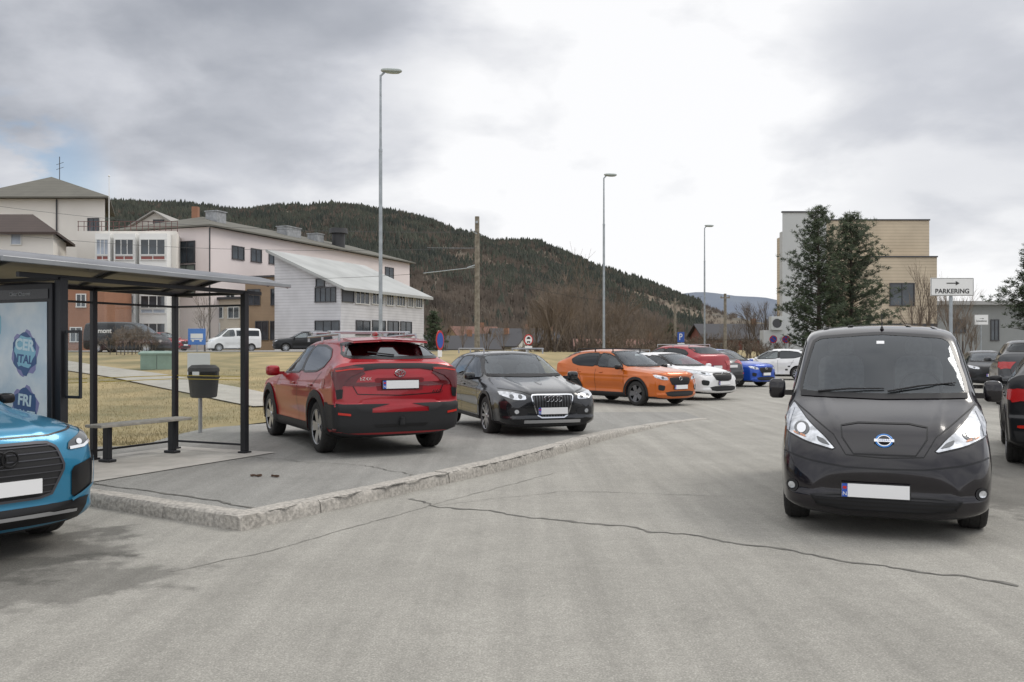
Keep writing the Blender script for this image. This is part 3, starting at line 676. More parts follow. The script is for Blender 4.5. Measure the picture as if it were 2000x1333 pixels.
# ---------------------------------------------------------------- GROUND
KERB=[(-2.37,7.82),(-1.18,9.82),(0,11.9),(.85,13.8),(1.6,15.5),(3.3,18.8),(4.46,20.3)]
XB=[(5,-60),(11,-22),(13.55,-5.5),(17.3,-5.7),(20,-4.6),(24,-2.5),(31,1),(46,8),(67,18),(80,23),(130,42)]
def xb(y): return interp(XB,y)
def PH(y): return .12*(1-smooth(15,20.6,y))
def LH(x,y):
    return .115+1.22*smooth(19,52,y)*smooth(-1,9,xb(y)-x)+ .03*noise.noise(Vector((x*.15,y*.15,0)))*smooth(.5,4,xb(y)-x)
def asphalt(name,base,stain_and_shade=True):
    m=bpy.data.materials.new(name); m.use_nodes=True; nt=m.node_tree; b=nt.nodes['Principled BSDF']; L=nt.links.new; N=nt.nodes.new
    b.inputs['Roughness'].default_value=.88; b.inputs['Specular IOR Level'].default_value=.25
    tc=N('ShaderNodeTexCoord')
    def noi(sc,det,rough=.6,mp=None):
        n=N('ShaderNodeTexNoise'); n.inputs['Scale'].default_value=sc; n.inputs['Detail'].default_value=det; n.inputs['Roughness'].default_value=rough
        if mp:
            q=N('ShaderNodeMapping'); q.inputs['Rotation'].default_value=(0,0,mp[0]); q.inputs['Scale'].default_value=mp[1]; L(tc.outputs['Object'],q.inputs[0]); L(q.outputs[0],n.inputs['Vector'])
        else: L(tc.outputs['Object'],n.inputs['Vector'])
        return n
    def rng(src,a,b_,c,d):
        r=N('ShaderNodeMapRange'); r.inputs[1].default_value=a; r.inputs[2].default_value=b_; r.inputs[3].default_value=c; r.inputs[4].default_value=d; L(src,r.inputs[0]); return r.outputs[0]
    def mul(a,c):
        r=N('ShaderNodeMath'); r.operation='MULTIPLY'; L(a,r.inputs[0]); L(c,r.inputs[1]); return r.outputs[0]
    f=rng(noi(.35,5).outputs['Fac'],.3,.7,.89,1.11)
    f=mul(f,rng(noi(2.5,6,.7).outputs['Fac'],.3,.7,.93,1.07))
    f=mul(f,rng(noi(1.2,5,.65,(math.radians(26),(2.6,.12,1))).outputs['Fac'],.3,.7,.86,1.12))
    f=mul(f,rng(noi(16,5,.8).outputs['Fac'],.3,.7,.88,1.12))
    f=mul(f,rng(noi(85,3,.85).outputs['Fac'],.3,.7,.64,1.36))
    v=N('ShaderNodeTexVoronoi'); v.inputs['Scale'].default_value=60; L(tc.outputs['Object'],v.inputs['Vector'])
    f=mul(f,rng(v.outputs['Distance'],.0,.5,1.18,.88))
    v2=N('ShaderNodeTexVoronoi'); v2.inputs['Scale'].default_value=20; L(tc.outputs['Object'],v2.inputs['Vector'])
    peb=rng(v2.outputs['Distance'],.07,.14,.5,1)
    msk=rng(noi(.8,3).outputs['Fac'],.52,.64,0,1)
    mm=N('ShaderNodeMix'); mm.inputs[2].default_value=1; L(msk,mm.inputs[0]); L(peb,mm.inputs[3]); f=mul(f,mm.outputs[0])
    if stain_and_shade:
        for (cx,cy,rx,ry,amt) in((-3.45,6.15,1.15,.75,.60),(-4.6,6.9,1.5,1.3,.55),(6.4,10.6,1.9,3.2,.58)):  # wet patch by the blue car; last ellipse paints the black cars' shadow
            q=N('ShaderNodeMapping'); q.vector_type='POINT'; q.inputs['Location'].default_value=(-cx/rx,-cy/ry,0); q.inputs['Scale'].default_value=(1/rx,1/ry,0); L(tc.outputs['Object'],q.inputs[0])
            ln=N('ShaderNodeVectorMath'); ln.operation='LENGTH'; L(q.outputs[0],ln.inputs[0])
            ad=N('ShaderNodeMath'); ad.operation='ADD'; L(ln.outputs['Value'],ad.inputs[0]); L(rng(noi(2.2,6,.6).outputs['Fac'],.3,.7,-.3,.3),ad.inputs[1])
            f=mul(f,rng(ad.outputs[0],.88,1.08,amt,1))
    cr=N('ShaderNodeVectorMath'); cr.operation='SCALE'; cr.inputs[0].default_value=base; L(f,cr.inputs['Scale']); L(cr.outputs[0],b.inputs['Base Color'])
    bp=N('ShaderNodeBump'); bp.inputs['Strength'].default_value=.7; bp.inputs['Distance'].default_value=.007; L(noi(110,4,.8).outputs['Fac'],bp.inputs['Height']); L(bp.outputs['Normal'],b.inputs['Normal'])
    MATS[name]=m; return m
ROAD=asphalt('dusty_asphalt',(.330,.318,.286)); PAVE=asphalt('pavement_asphalt',(.275,.270,.252),False)
GRASS=mat('dry_grass',(.19,.165,.08),.95,col2=(.36,.28,.145),vscale=.5,bump=.6,bscale=30,detail=10)
EARTH=mat('earth_ground',(.13,.11,.07),.95,col2=(.2,.16,.09),vscale=.05,detail=8)
def sheet(name,rows,m,kind='structure'):
    V=[];Fs=[];n=len(rows[0])
    for r in rows: V+=r
    for i in range(len(rows)-1):
        for j in range(n-1): Fs.append((i*n+j,i*n+j+1,(i+1)*n+j+1,(i+1)*n+j))
    me=bpy.data.meshes.new(name); me.from_pydata(V,[],Fs); me.materials.append(m); me.polygons.foreach_set('use_smooth',[True]*len(Fs)); me.update()
    o=put(name,me); o['kind']=kind; return o
sheet('ground',[[(x,y,-.05) for x in(-4500,-100,100,4500)] for y in(-200,0,200,5000)],EARTH)
rr=[]
for y in[-30,-10,0,5,8,12,16,20,25,31,38,46,56,67,80,100,130]:
    a=max(xb(y),-70)
    rr.append([(a+(75-a)*k/8,y,0.0) for k in range(9)])
sheet('road',rr,ROAD)
def kx(y): return interp([(p[1],p[0]) for p in KERB],y)
def lkx(y): return -2.37-(y-7.82)*1.62
rr=[];y=7.95
while y<22.5:
    L_=max(lkx(y)+.2,-9) if y<13.5 else xb(y)-.15
    R_=kx(y)-.16 if y<20.3 else 4.3
    rr.append([(L_+(R_-L_)*k/10,y,max(PH(y)-.004,.004)) for k in range(11)]); y+=.35
sheet('pavement',rr,PAVE)
rr=[];ys=[8,9.5,11,12.2,13,13.55,14.2,15.5,17.3,19,20,22,24,26,28,31,34,37,40,43,46,50,55,60,67,80,100,130]
for y in ys:
    x0=xb(y) if y>=13.5 else min(xb(13.55),lkx(y)-3)
    rr.append([(x0-t,y,LH(x0-t,y)+(.0 if t else -.06)) for t in(0,.15,.8,2,4,6,8,11,15,20,27,36,50,75,120)])
sheet('lawn',rr,GRASS)
def ribbon(name,pts,w,m,zf,off):
    rws=[]
    P=dens(pts,.8,False)
    for i,p in enumerate(P):
        a=P[max(0,i-1)];b=P[min(len(P)-1,i+1)];L_=math.dist(a,b);nx,ny=-(b[1]-a[1])/L_,(b[0]-a[0])/L_
        rws.append([(p[0]+nx*w*k,p[1]+ny*w*k,zf(p[0]+nx*w*k,p[1]+ny*w*k)+off) for k in(-.5,-.17,.17,.5)])
    return sheet(name,rws,m)
PATHM=mat('path_gravel',(.36,.34,.30),.9,var=.1,vscale=2,bump=.2)
ribbon('footpath',[(-5.6,22.6),(-8.5,26.5),(-14,33),(-21,40),(-32,46)],1.9,PATHM,LH,.04)
sheet('hospital_road',[[(x,y,LH(x,y)+.03) for x in np.linspace(-75,-9-(0 if y<60 else -3),14)] for y in(56.5,60,66,72,78,84,90)],mat('grey_asphalt_far',(.27,.26,.24),.9,var=.1,vscale=.3))
GRAN=mat('granite',(.27,.255,.23),.85,col2=(.46,.43,.385),vscale=26,bump=.7,bscale=30,detail=10)
kb=MB()
def kerbline(pts,hf,w=.22,side=1,step=1.15):
    P=dens(pts,.1,False); cum=0; seg=[P[0]]
    def emit(s_):
        a,b=Vector((*s_[0],0)),Vector((*s_[-1],0)); d=(b-a).normalized(); nn=Vector((-d.y,d.x,0))*side
        a=a+d*.006; b=b-d*.006; n_=6; rings=[]
        jz=random.uniform(-.004,.004); jn=random.uniform(-.006,.006)
        for i in range(n_+1):
            p=a.lerp(b,i/n_); h=hf(p.y)+jz
            prof=[(0,-.04),(.010,h*.55),(.020,h-.020),(.045,h),(w,h-.002),(w,-.04)]
            e_=.006 if i in(0,n_) else 0
            rings.append([p+nn*(q[0]+jn+random.uniform(-.003,.003))+Vector((0,0,q[1]-(e_ if q[1]>0 else 0)+random.uniform(-.002,.002))) for q in prof])
        V=[v for r in rings for v in r]; m_=6
        fs=[(i*m_+j,i*m_+j+1,(i+1)*m_+j+1,(i+1)*m_+j) for i in range(n_) for j in range(m_-1)]+[tuple(range(m_)),tuple(range(n_*m_+m_-1,n_*m_-1,-1))]
        kb.add(V,fs)
    for i in range(1,len(P)):
        cum+=math.dist(P[i-1],P[i]); seg.append(P[i])
        if cum>step*random.uniform(.8,1.15): emit(seg); seg=[P[i]]; cum=0
    if len(seg)>2: emit(seg)
kh=lambda y: .122*(1-smooth(15,20.6,y))+.010
kerbline(KERB,kh,side=1)
kerbline([(-2.37,7.82),(-4.2,9.0),(-9,11.95)],kh,side=-1)
kb.obj('kerb',GRAN,None,True)['kind']='structure'
TAR=mat('tar_crack',(.13,.125,.112),.95,var=.3,vscale=8)
SEAM=mat('seam_line',(.215,.206,.185),.95,var=.2,vscale=6)
def crack(pts,w,m,z=.004,jit=.02):
    P=dens(pts,.05,False); rws=[]
    for i,p in enumerate(P):
        a=P[max(0,i-1)];b=P[min(len(P)-1,i+1)];L_=math.dist(a,b);nx,ny=-(b[1]-a[1])/L_,(b[0]-a[0])/L_
        o=jit*2.2*noise.noise(Vector((p[0]*2.5,p[1]*2.5,3)))+jit*noise.noise(Vector((p[0]*11,p[1]*11,3))); ww=w*(.45+1.3*abs(noise.noise(Vector((p[0]*6,p[1]*6,9)))))
        rws.append([(p[0]+nx*(o+ww/2),p[1]+ny*(o+ww/2),z),(p[0]+nx*(o-ww/2),p[1]+ny*(o-ww/2),z)])
    return sheet('road_crack',rws,m)
G=lambda u,v:(lambda Y:((u-1000)/F*Y,Y))(EYE*F/(v-680))
crack([G(*p) for p in((800,975),(850,988),(1000,1005),(1120,1020),(1200,1028),(1300,1040),(1430,1057),(1560,1080),(1700,1103),(1800,1118),(1990,1145))],.05,TAR,.004,.05)
crack([G(*p) for p in((330,1118),(480,1088),(640,1045),(850,985),(1080,925))],.014,SEAM,.004,.02)
crack([G(*p) for p in((850,988),(1100,960),(1300,965),(1500,975))],.012,SEAM,.004,.03)
for k_ in(((-2.25,8.1),(-3.6,9.05),(-5,9.95)),((-2.05,8.0),(-.9,9.9),(.1,11.7),(1.3,14.4))):
    crack([(p[0]-(.18 if k_[0][0]==-2.05 else 0),p[1]+.12) for p in k_],.04,TAR,PH(9)+.002,.03)
crack([(-1.9,11.3),(-1.2,10.5),(-1.1,10.0)],.022,TAR,PH(9)+.003,.05)
crack([(-3.6,12.2),(-2.5,11.6),(-1.9,11.3)],.016,TAR,PH(9)+.003,.05)
for i,(x,y) in enumerate(((-2.95,10.35),(-2.72,10.3))):
    e=MB()
    for k in range(9): e.box((random.uniform(-.05,.05),random.uniform(-.03,.03),.012),(.05,.02,.015),rz=random.random()*3)
    tag(e.obj('dead_leaf_clump',mat('leaf_litter',(.09,.05,.03),.9),None,loc=(x,y,PH(10))),'small clump of dead brown leaves on the pavement','leaves')
V=[];Fs=[]
rg=np.random.default_rng(3)
for i in range(60000):
    y=13.7+ (rg.random()**1.8)*22; x=xb(y)-.1-rg.random()*(14 if y<30 else 20)
    z=LH(x,y); h=.02+.045*rg.random(); a=rg.random()*3.14; w=.006
    l=(rg.random()-.5)*.06; k=len(V)
    V+=[(x-w*math.cos(a),y-w*math.sin(a),z-.01),(x+w*math.cos(a),y+w*math.sin(a),z-.01),(x+l,y+l*.6,z+h)]; Fs.append((k,k+1,k+2))
me=bpy.data.meshes.new('grass'); me.from_pydata(V,[],Fs); me.materials.append(mat('grass_blades',(.24,.20,.10),.9,col2=(.40,.33,.18),vscale=1.2)); put('grass',me)['kind']='stuff'

# ---------------------------------------------------------------- SHELTER
US=Vector((.417,.909,0)); NN=Vector((-.909,.417,0)); zg=.12
DKF=mat('shelter_frame',(.025,.026,.03),.4,.3)
B=Vector((-3.76,12.6,0)); srz=math.atan2(US.y,US.x)
sh=thing('bus_shelter',(B.x,B.y,zg),srz,'dark metal bus shelter with glass walls and arched roof','bus shelter')
Ln=2.95; Dp=1.3; H=2.26
for nm,x,y,t in(('post',0,0,.085),('post',-Ln,0,.10),('post',0,Dp,.07),('post',-1.42,Dp,.07),('post',-Ln,Dp,.08)):
    e=MB(); e.box((x,y,H/2),(t,t,H)); e.box((x,y,.015),(t+.05,t+.05,.03)); e.obj('post',DKF,sh,bevel=.006)
def bar(a,b,t=.05,nm='rail'):
    e=MB(); c_=[(a[i]+b[i])/2 for i in range(3)]; d=[abs(b[i]-a[i])+t for i in range(3)]; e.box(c_,[max(q,t)-.006 for q in d]); e.obj(nm,DKF,sh,bevel=.004)
for y in(0,Dp): bar((-Ln-.5,y,H),(.3,y,H),.06,'roof_beam')
for x in(-Ln,-1.42,0): bar((x,0,H-.01),(x,Dp,H-.01),.05,'roof_beam')
for z in(.12,2.08): bar((0,.07,z),(0,Dp-.07,z),.035); bar((-1.36,Dp,z),(-.06,Dp,z),.035); bar((-Ln+.06,Dp,z),(-1.48,Dp,z),.035)
def pane(a,b,z0,z1):
    e=MB(); e.add([(a[0],a[1],z0),(b[0],b[1],z0),(b[0],b[1],z1),(a[0],a[1],z1)],[(0,1,2,3)]); e.obj('glass_panel',GS,sh)
pane((0,.06),(0,Dp-.06),.15,2.07); pane((-1.36,Dp),(-.06,Dp),.15,2.07); pane((-Ln+.06,Dp),(-1.48,Dp),.15,2.07)
YEL=mat('yellow_tape',(.60,.46,.06),.5)
for z in(1.03,1.08):
    e=MB(); e.box((-.011,Dp/2,z),(.004,Dp-.1,.010)); e.box((-.71,Dp-.011,z),(1.28,.004,.010)); e.box((-2.16,Dp-.011,z),(1.26,.004,.010)); e.obj('warning_stripe',YEL,sh)
e=MB(); y0,y1=-.42,1.55; n=12
def rz_(t): return H+.05+.22*math.sin(math.pi*(.08+t*.92))
V=[];K=6
for i in range(K+1):
    x=-3.95+(4.37)*i/K
    for j in range(n+1): V.append((x,y0+(y1-y0)*j/n,rz_(j/n)))
fs=[(i*(n+1)+j,i*(n+1)+j+1,(i+1)*(n+1)+j+1,(i+1)*(n+1)+j) for i in range(K) for j in range(n)]
e.add(V,fs,0); V2=[(a,b,c_+.012) for a,b,c_ in V]; e.add(V2,fs,0)
rf=e.obj('roof',mat('roof_polycarbonate',(.10,.10,.105),.35,coat=.3,var=.25,vscale=3),sh,True)
for x in(-3.95,-2.95,-1.42,0,.42):
    e=MB()
    for j in range(n): 
        a=Vector((x,y0+(y1-y0)*j/n,rz_(j/n)-.015)); b=Vector((x,y0+(y1-y0)*(j+1)/n,rz_((j+1)/n)-.015)); e.cyl(a,b,.024,n=6)
    e.obj('rib',DKF,rf,True)
ALU=mat('aluminium',(.26,.27,.28),.4,.6,var=.1)
for yy_ in(y0-.02,y1+.02):
    e=MB(); e.box(((.42-3.95)/2,yy_,rz_(0 if yy_<0 else 1)+.0),(4.42,.04,.055)); e.obj('gutter',ALU,rf,bevel=.006)
ac=MB(); ac.box((-Ln,.65,1.22),(.16,1.19,1.96)); acase=ac.obj('advertising_case',DKF,sh,bevel=.01)
pm=mat('poster_paper',(.50,.62,.70),.4,col2=(.74,.79,.80),vscale=2.5,bump=.6,bscale=4)
e=MB(); e.box((-Ln-.086,.65,1.16),(.006,1.06,1.66)); po=e.obj('poster',pm,sh)
e=MB(); e.box((-Ln-.086,.65,2.08),(.006,1.10,.11)); e.obj('case_header',mat('header_black',(.02,.02,.022),.25),sh)
text('Clear Channel',.06,'header_lettering',mat('header_letter_grey',(.4,.4,.4),.5),sh,(-Ln-.092,.55,2.085),(math.pi/2,0,-math.pi/2),.001)
def splat(yc,zc,w,h,m,name,off,sd):
    rg_=random.Random(sd); pts=[]
    for i in range(26):
        t=2*math.pi*i/26; k=1+.10*math.sin(6*t+sd)+rg_.uniform(-.05,.05); pts.append((0,yc+w*k*math.cos(t),zc+h*k*math.sin(t)))
    e=MB(); e.add([(-Ln-off,p[1],p[2]) for p in pts],[tuple(range(26))]); e.obj(name,m,po)
C1=mat('ink_navy',(.06,.12,.26),.5); C2=mat('ink_cyan',(.26,.52,.64),.5); C3=mat('ink_violet',(.26,.26,.46),.5); C4=mat('ink_pale',(.60,.75,.80),.5)
for zc,s_,a,b_ in((1.42,1,'CER','ITAL'),(.80,0,'FRI','MAST')):
    splat(.47,zc,.215,.25,C3,'poster_badge',.0905,3); splat(.47,zc,.195,.228,C1,'poster_badge',.0915,5)
    splat(.47,zc+.02,.165,.18,C2 if s_ else C1,'poster_badge',.0925,7)
    text(a,.17,'poster_lettering',C4,po,(-Ln-.094,.47,zc+.09),(math.pi/2,.1,-math.pi/2),.0006,1.0,.006); text(b_,.13,'poster_lettering',C1 if s_ else C4,po,(-Ln-.094,.47,zc-.07),(math.pi/2,.1,-math.pi/2),.0006,1,.004)
splat(.93,1.75,.07,.15,C2,'poster_badge',.0905,11); splat(.98,1.3,.06,.2,C3,'poster_badge',.0905,12)
e=MB()
for a,b in(((-Ln+.0,-.30,1.30),(0.03,.02,.74)),((-Ln,-.08,1.30),(.03,.02,.74)),((-Ln,-.19,1.66),(.03,.22,.03)),((-Ln,-.19,.94),(.03,.22,.03))): e.box(a,b)
e.obj('timetable_frame',DKF,sh)
e=MB(); e.add([(-Ln,-.29,.95),(-Ln,-.09,.95),(-Ln,-.09,1.65),(-Ln,-.29,1.65)],[(0,1,2,3)]); e.obj('timetable_pane',GS,sh)
e=MB()
c_=lambda x,y:(B.x+US.x*x+NN.x*y,B.y+US.y*x+NN.y*y,zg+.006)
e.add([c_(-3.4,-.35),c_(.25,-.35),c_(.25,1.5),c_(-3.4,1.5)],[(0,1,2,3)])
e.obj('shelter_slab',mat('concrete',(.42,.40,.365),.85,var=.12,vscale=4,bump=.2))['kind']='structure'
bn=thing('bench',tuple(B+US*-.98+NN*.92)[:2]+(zg+.006,),srz,'simple grey bench with dark legs inside the bus shelter','bench')
e=MB(); e.box((0,0,.475),(1.55,.30,.04)); e.obj('seat',mat('bench_top',(.34,.32,.28),.6,var=.15,vscale=8),bn,bevel=.01)
for x in(-.55,.55):
    e=MB(); e.box((x,0,.225),(.07,.10,.45)); e.box((x,0,.02),(.12,.2,.035)); e.obj('leg',DKF,bn,bevel=.008)
# ---------------------------------------------------------------- street furniture
bx,by=-5.42,15.75
t=thing('litter_bin',(bx,by,.11),0,'black plastic litter bin with open hood on a metal post','litter bin')
e=MB(); e.lathe([(.0,.62),(.2,.62),(.225,.64),(.255,.95),(.275,.98),(.275,1.0),(.25,1.0),(.235,.96)],'Z',n=20); e.obj('bin_body',BLK,t,True)
e=MB(); e.lathe([(.272,1.08),(.26,1.14),(.2,1.19),(.0,1.2)],'Z',n=20); e.box((0,.22,1.04),(.3,.03,.12)); e.box((-.235,0,1.04),(.03,.12,.12)); e.box((.235,0,1.04),(.03,.12,.12)); e.obj('lid',BLK,t,True)
e=MB(); e.cyl((-.06,0,-.05),(-.06,0,.66),.035); e.obj('post',SIL,t,True)
GALV=mat('galvanised_steel',(.34,.37,.39),.5,.6,var=.12,vscale=6)
def lamp(x,y,h,z0,rz):
    t=thing('street_lamp',(x,y,z0),rz,'tall galvanised street lamp with flat head','street lamp','street lamps along the car park')
    e=MB(); e.cyl((0,0,-.3),(0,0,1.2),.085,.08,12); e.cyl((0,0,1.2),(0,0,h*.75),.068,.058,12); e.cyl((0,0,h*.75),(0,0,h-.12),.046,.036,12); e.cyl((0,0,h*.75-.05),(0,0,h*.75+.05),.064,.064,12); e.obj('pole',GALV,t,True)
    e=MB(); e.cyl((0,0,h-.14),(.14,0,h),.035,.04,8); e.obj('arm',GALV,t,True)
    e=MB(); e.sup((.36,0,h+.05),(.72,.28,.13),.7,16); e.obj('lamp_head',mat('lamp_head_grey',(.38,.42,.40),.4),t,True)
    e=MB(); e.sup((.40,0,h-.012),(.5,.2,.07),.8,12); e.obj('lamp_glass',mat('lamp_glass',(.3,.36,.34),.15,coat=1),t,True)
lamp(-4.4,30,10.55,.3,.15); lamp(4.9,47.8,10.5,.3,.15); lamp(14.4,67,10.5,.2,.15)
WOOD=mat('weathered_wood',(.15,.13,.10),.9,col2=(.26,.235,.19),vscale=6,detail=8)
t=thing('utility_pole',(-1.75,45,0),0,'weathered wooden utility pole with metal arm and insulators','utility pole','utility poles')
e=MB(); e.cyl((0,0,-.2),(0,0,8.2),.15,.115,12); e.obj('pole',WOOD,t,True)
e=MB(); e.cyl((-.1,0,5.65),(-2.7,0,5.35),.025,n=6); e.cyl((-.1,0,5.75),(-.5,0,5.62),.04,n=6); e.box((-.02,-.14,7.9),(.12,.1,.12)); e.cyl((0,-.14,7.3),(-.25,-.14,7.45),.03,n=6); e.cyl((0,-.14,6.6),(-2.5,-.14,6.62),.008,n=4); e.sup((-.3,-.14,7.5),(.1,.1,.16),.8); e.obj('cross_arm',GALV,t,True)
for x,y,h in((15.7,66,5.6),(13.1,72,5.6)):
    t=thing('utility_pole',(x,y,0),0,'thin dark wooden pole beyond the parking row','utility pole','utility poles'); e=MB(); e.cyl((0,0,-.2),(0,0,h),.13,.10,8); e.obj('pole',WOOD,t,True)
    e=MB(); e.box((0,0,h-.3),(.7,.08,.08)); e.sup((.3,0,h-.2),(.07,.07,.14),.8); e.sup((-.3,0,h-.2),(.07,.07,.14),.8); e.obj('cross_arm',WOOD,t,True)
def wire(a,b,sag,r=.012):
    a=Vector(a);b=Vector(b); e=MB();n=24;P=[a.lerp(b,i/n)-Vector((0,0,sag*4*(i/n)*(1-i/n))) for i in range(n+1)]
    for p,q in zip(P,P[1:]): e.cyl(p,q,r,n=3,cap=False)
    tag(e.obj('overhead_wire',mat('wire',(.05,.05,.05),.6)),'thin dark overhead cable slung from the wooden pole','cable','overhead cables')
wire((-1.75,44.8,7.4),W(-200,372,60),.8); wire((-1.75,44.8,6.6),W(-200,430,60),.8); wire((-1.75,45,5.4),(14,66,5.4),.9)
wire((-1.75,44.8,7.4),(13,72,5.4),.8); wire((-4.4,45,5.35),W(250,520,90),.7)
def disc_sign(x,y,zb,zc,r,face,ring,rz,label):
    t=thing('road_sign',(x,y,zb),rz,label,'road sign')
    e=MB(); e.cyl((0,0,-.2),(0,0,zc-zb+r),.03,n=8); e.obj('post',GALV,t,True)
    e=MB(); h=zc-zb; e.cyl((0,-.045,h),(0,-.03,h),r,n=28,m=0); e.cyl((0,-.05,h),(0,-.046,h),r*.78,n=28,m=1); e.obj('sign_plate',[ring,face],t,False)
    return t,h
WS=mat('sign_white',(.75,.75,.73),.4); RS_=mat('sign_red',(.45,.02,.02),.4); BS=mat('sign_blue',(.02,.08,.35),.4); YS=mat('sign_black',(.02,.02,.02),.5)
for u in(1510,1535):
    x,y,z=W(u,663,58); t,h=disc_sign(x,y,0,z,.25,BS,RS_,.0,'round blue no parking sign with red rim on post')
    e=MB(); e.box((0,-.053,h),(.40,.004,.05),ry=.785)
    if u==1535: e.box((0,-.0535,h),(.40,.003,.05),ry=-.785)
    e.obj('slash',RS_,t)
x,y,z=W(1031,664,36); t,h=disc_sign(x,y,.2,z,.22,WS,RS_,.6,'round white vehicle prohibition sign with red rim')
e=MB(); e.box((0,-.053,h+.06),(.18,.004,.055)); e.box((0,-.053,h+.10),(.11,.004,.04)); e.box((0,-.053,h-.07),(.15,.004,.03)); e.cyl((-.05,-.055,h-.10),(-.05,-.051,h-.10),.032,n=10); e.cyl((.05,-.055,h-.10),(.05,-.051,h-.10),.032,n=10); e.obj('symbol',YS,t)
e=MB(); e.box((0,-.04,h-.32),(.36,.015,.14)); e.obj('lower_panel',WS,t)
x,y,z=W(857,665,27); t,h=disc_sign(x,y,.2,z,.30,BS,RS_,1.25,'round blue and red sign turned nearly edge on')
e=MB(); e.box((0,-.035,h-.4),(.3,.015,.2)); e.obj('lower_panel',WS,t)
x,y,z=W(1331,659,44)
t=thing('parking_sign',(x,y,0),-.95,'blue parking sign with white letter on a post','road sign')
e=MB(); e.cyl((0,0,-.2),(0,0,z+.25),.03,n=8); e.obj('post',GALV,t,True)
e=MB(); e.box((0,-.04,z),(.45,.02,.5)); e.obj('sign_plate',BS,t,bevel=.01); text('P',.46,'sign_letter',WS,t,(0,-.053,z),(math.pi/2,0,0))
e=MB(); e.box((0,-.04,z-.40),(.45,.02,.22)); e.obj('lower_panel',WS,t)
def parksign(x,y,z,w,h,lab):
    t=thing('direction_sign',(x,y,0),-.02,lab,'direction sign','parking direction signs')
    e=MB(); e.cyl((0,0,-.2),(0,0,z+h*.3),.04*w,n=10); e.obj('post',GALV,t,True)
    e=MB(); e.box((0,-.06,z),(w,.02,h),0); e.obj('sign_board',WS,t,bevel=.008)
    e=MB()
    e.box((0,-.073,z+h/2-.012),(w-.02,.003,.008)); e.box((0,-.073,z-h/2+.012),(w-.02,.003,.008)); e.box((-w/2+.012,-.073,z),(.008,.003,h-.04)); e.box((w/2-.012,-.073,z),(.008,.003,h-.04)); e.obj('sign_border',YS,t)
    text('PARKERING',.15*w,'sign_lettering',YS,t,(0,-.074,z-.105*w),(math.pi/2,0,0),.001,1.0,.003)
    e=MB(); zz=z+.085*w; e.box((-.02*w,-.074,zz),(.22*w,.003,.022*w)); e.add([(.08*w,-.0755,zz+.05*w),(.17*w,-.0755,zz),(.08*w,-.0755,zz-.05*w)],[(0,2,1)]); e.obj('sign_arrow',YS,t)
    return t
x,y,z=W(1857,561,21); parksign(x,y,z,1.0,.42,'white parking direction sign with black arrow behind the van')
x,y,z=W(1916,625,62); parksign(x,y,z,.95,.7,'small distant white parking direction sign on a post')
x,y,z=W(385,658,58)
t=thing('bus_stop_sign',(x,y,1.3),0,'square blue bus sign near the parked vans','road sign')
e=MB(); e.cyl((0,0,-.3),(0,0,1.5),.035,n=8); e.obj('post',GALV,t,True); e=MB(); e.box((0,-.05,z-1.3),(1.15,.03,1.05)); e.obj('sign_plate',mat('bus_blue',(.03,.16,.5),.4),t,bevel=.02)
e=MB(); e.box((0,-.068,z-1.3+.05),(.8,.004,.3)); e.box((0,-.068,z-1.3-.17),(.8,.004,.07)); e.cyl((-.25,-.07,z-1.55),(-.25,-.066,z-1.55),.08,n=12); e.cyl((.25,-.07,z-1.55),(.25,-.066,z-1.55),.08,n=12); e.obj('symbol',WS,t)
x,y,z=W(389,712,31)
t=thing('info_board',(x,y,LH(x,y)),.1,'blank light grey noticeboard on the lawn','noticeboard'); h=z-LH(x,y)
e=MB(); e.box((-.3,0,h/2),(.05,.05,h+.5)); e.box((.3,0,h/2),(.05,.05,h+.5)); e.obj('post',GALV,t)
e=MB(); e.box((0,-.05,h),(.76,.04,.78)); e.obj('board',mat('board_grey',(.5,.52,.52),.5),t,bevel=.01)
x,y,z=W(309,728,36); z0=LH(x,y)
t=thing('utility_cabinet',(x,y,z0),.15,'low green electrical cabinet standing on the lawn','cabinet')
GC=mat('cabinet_green',(.20,.29,.24),.5,var=.1)
e=MB(); e.box((0,0,.3),(1.25,.5,.62)); e.obj('body',GC,t,bevel=.01); e=MB(); e.add([(-.7,-.3,.6),(.7,-.3,.6),(.7,.3,.68),(-.7,.3,.68),(-.7,-.3,.66),(.7,-.3,.66),(.7,.3,.74),(-.7,.3,.74)],[(0,3,2,1),(4,5,6,7),(0,1,5,4),(1,2,6,5),(2,3,7,6),(3,0,4,7)]); e.obj('lid',GC,t)
e=MB(); e.box((0,-.253,.3),(.012,.008,.55)); e.obj('door_seam',BLK,t)

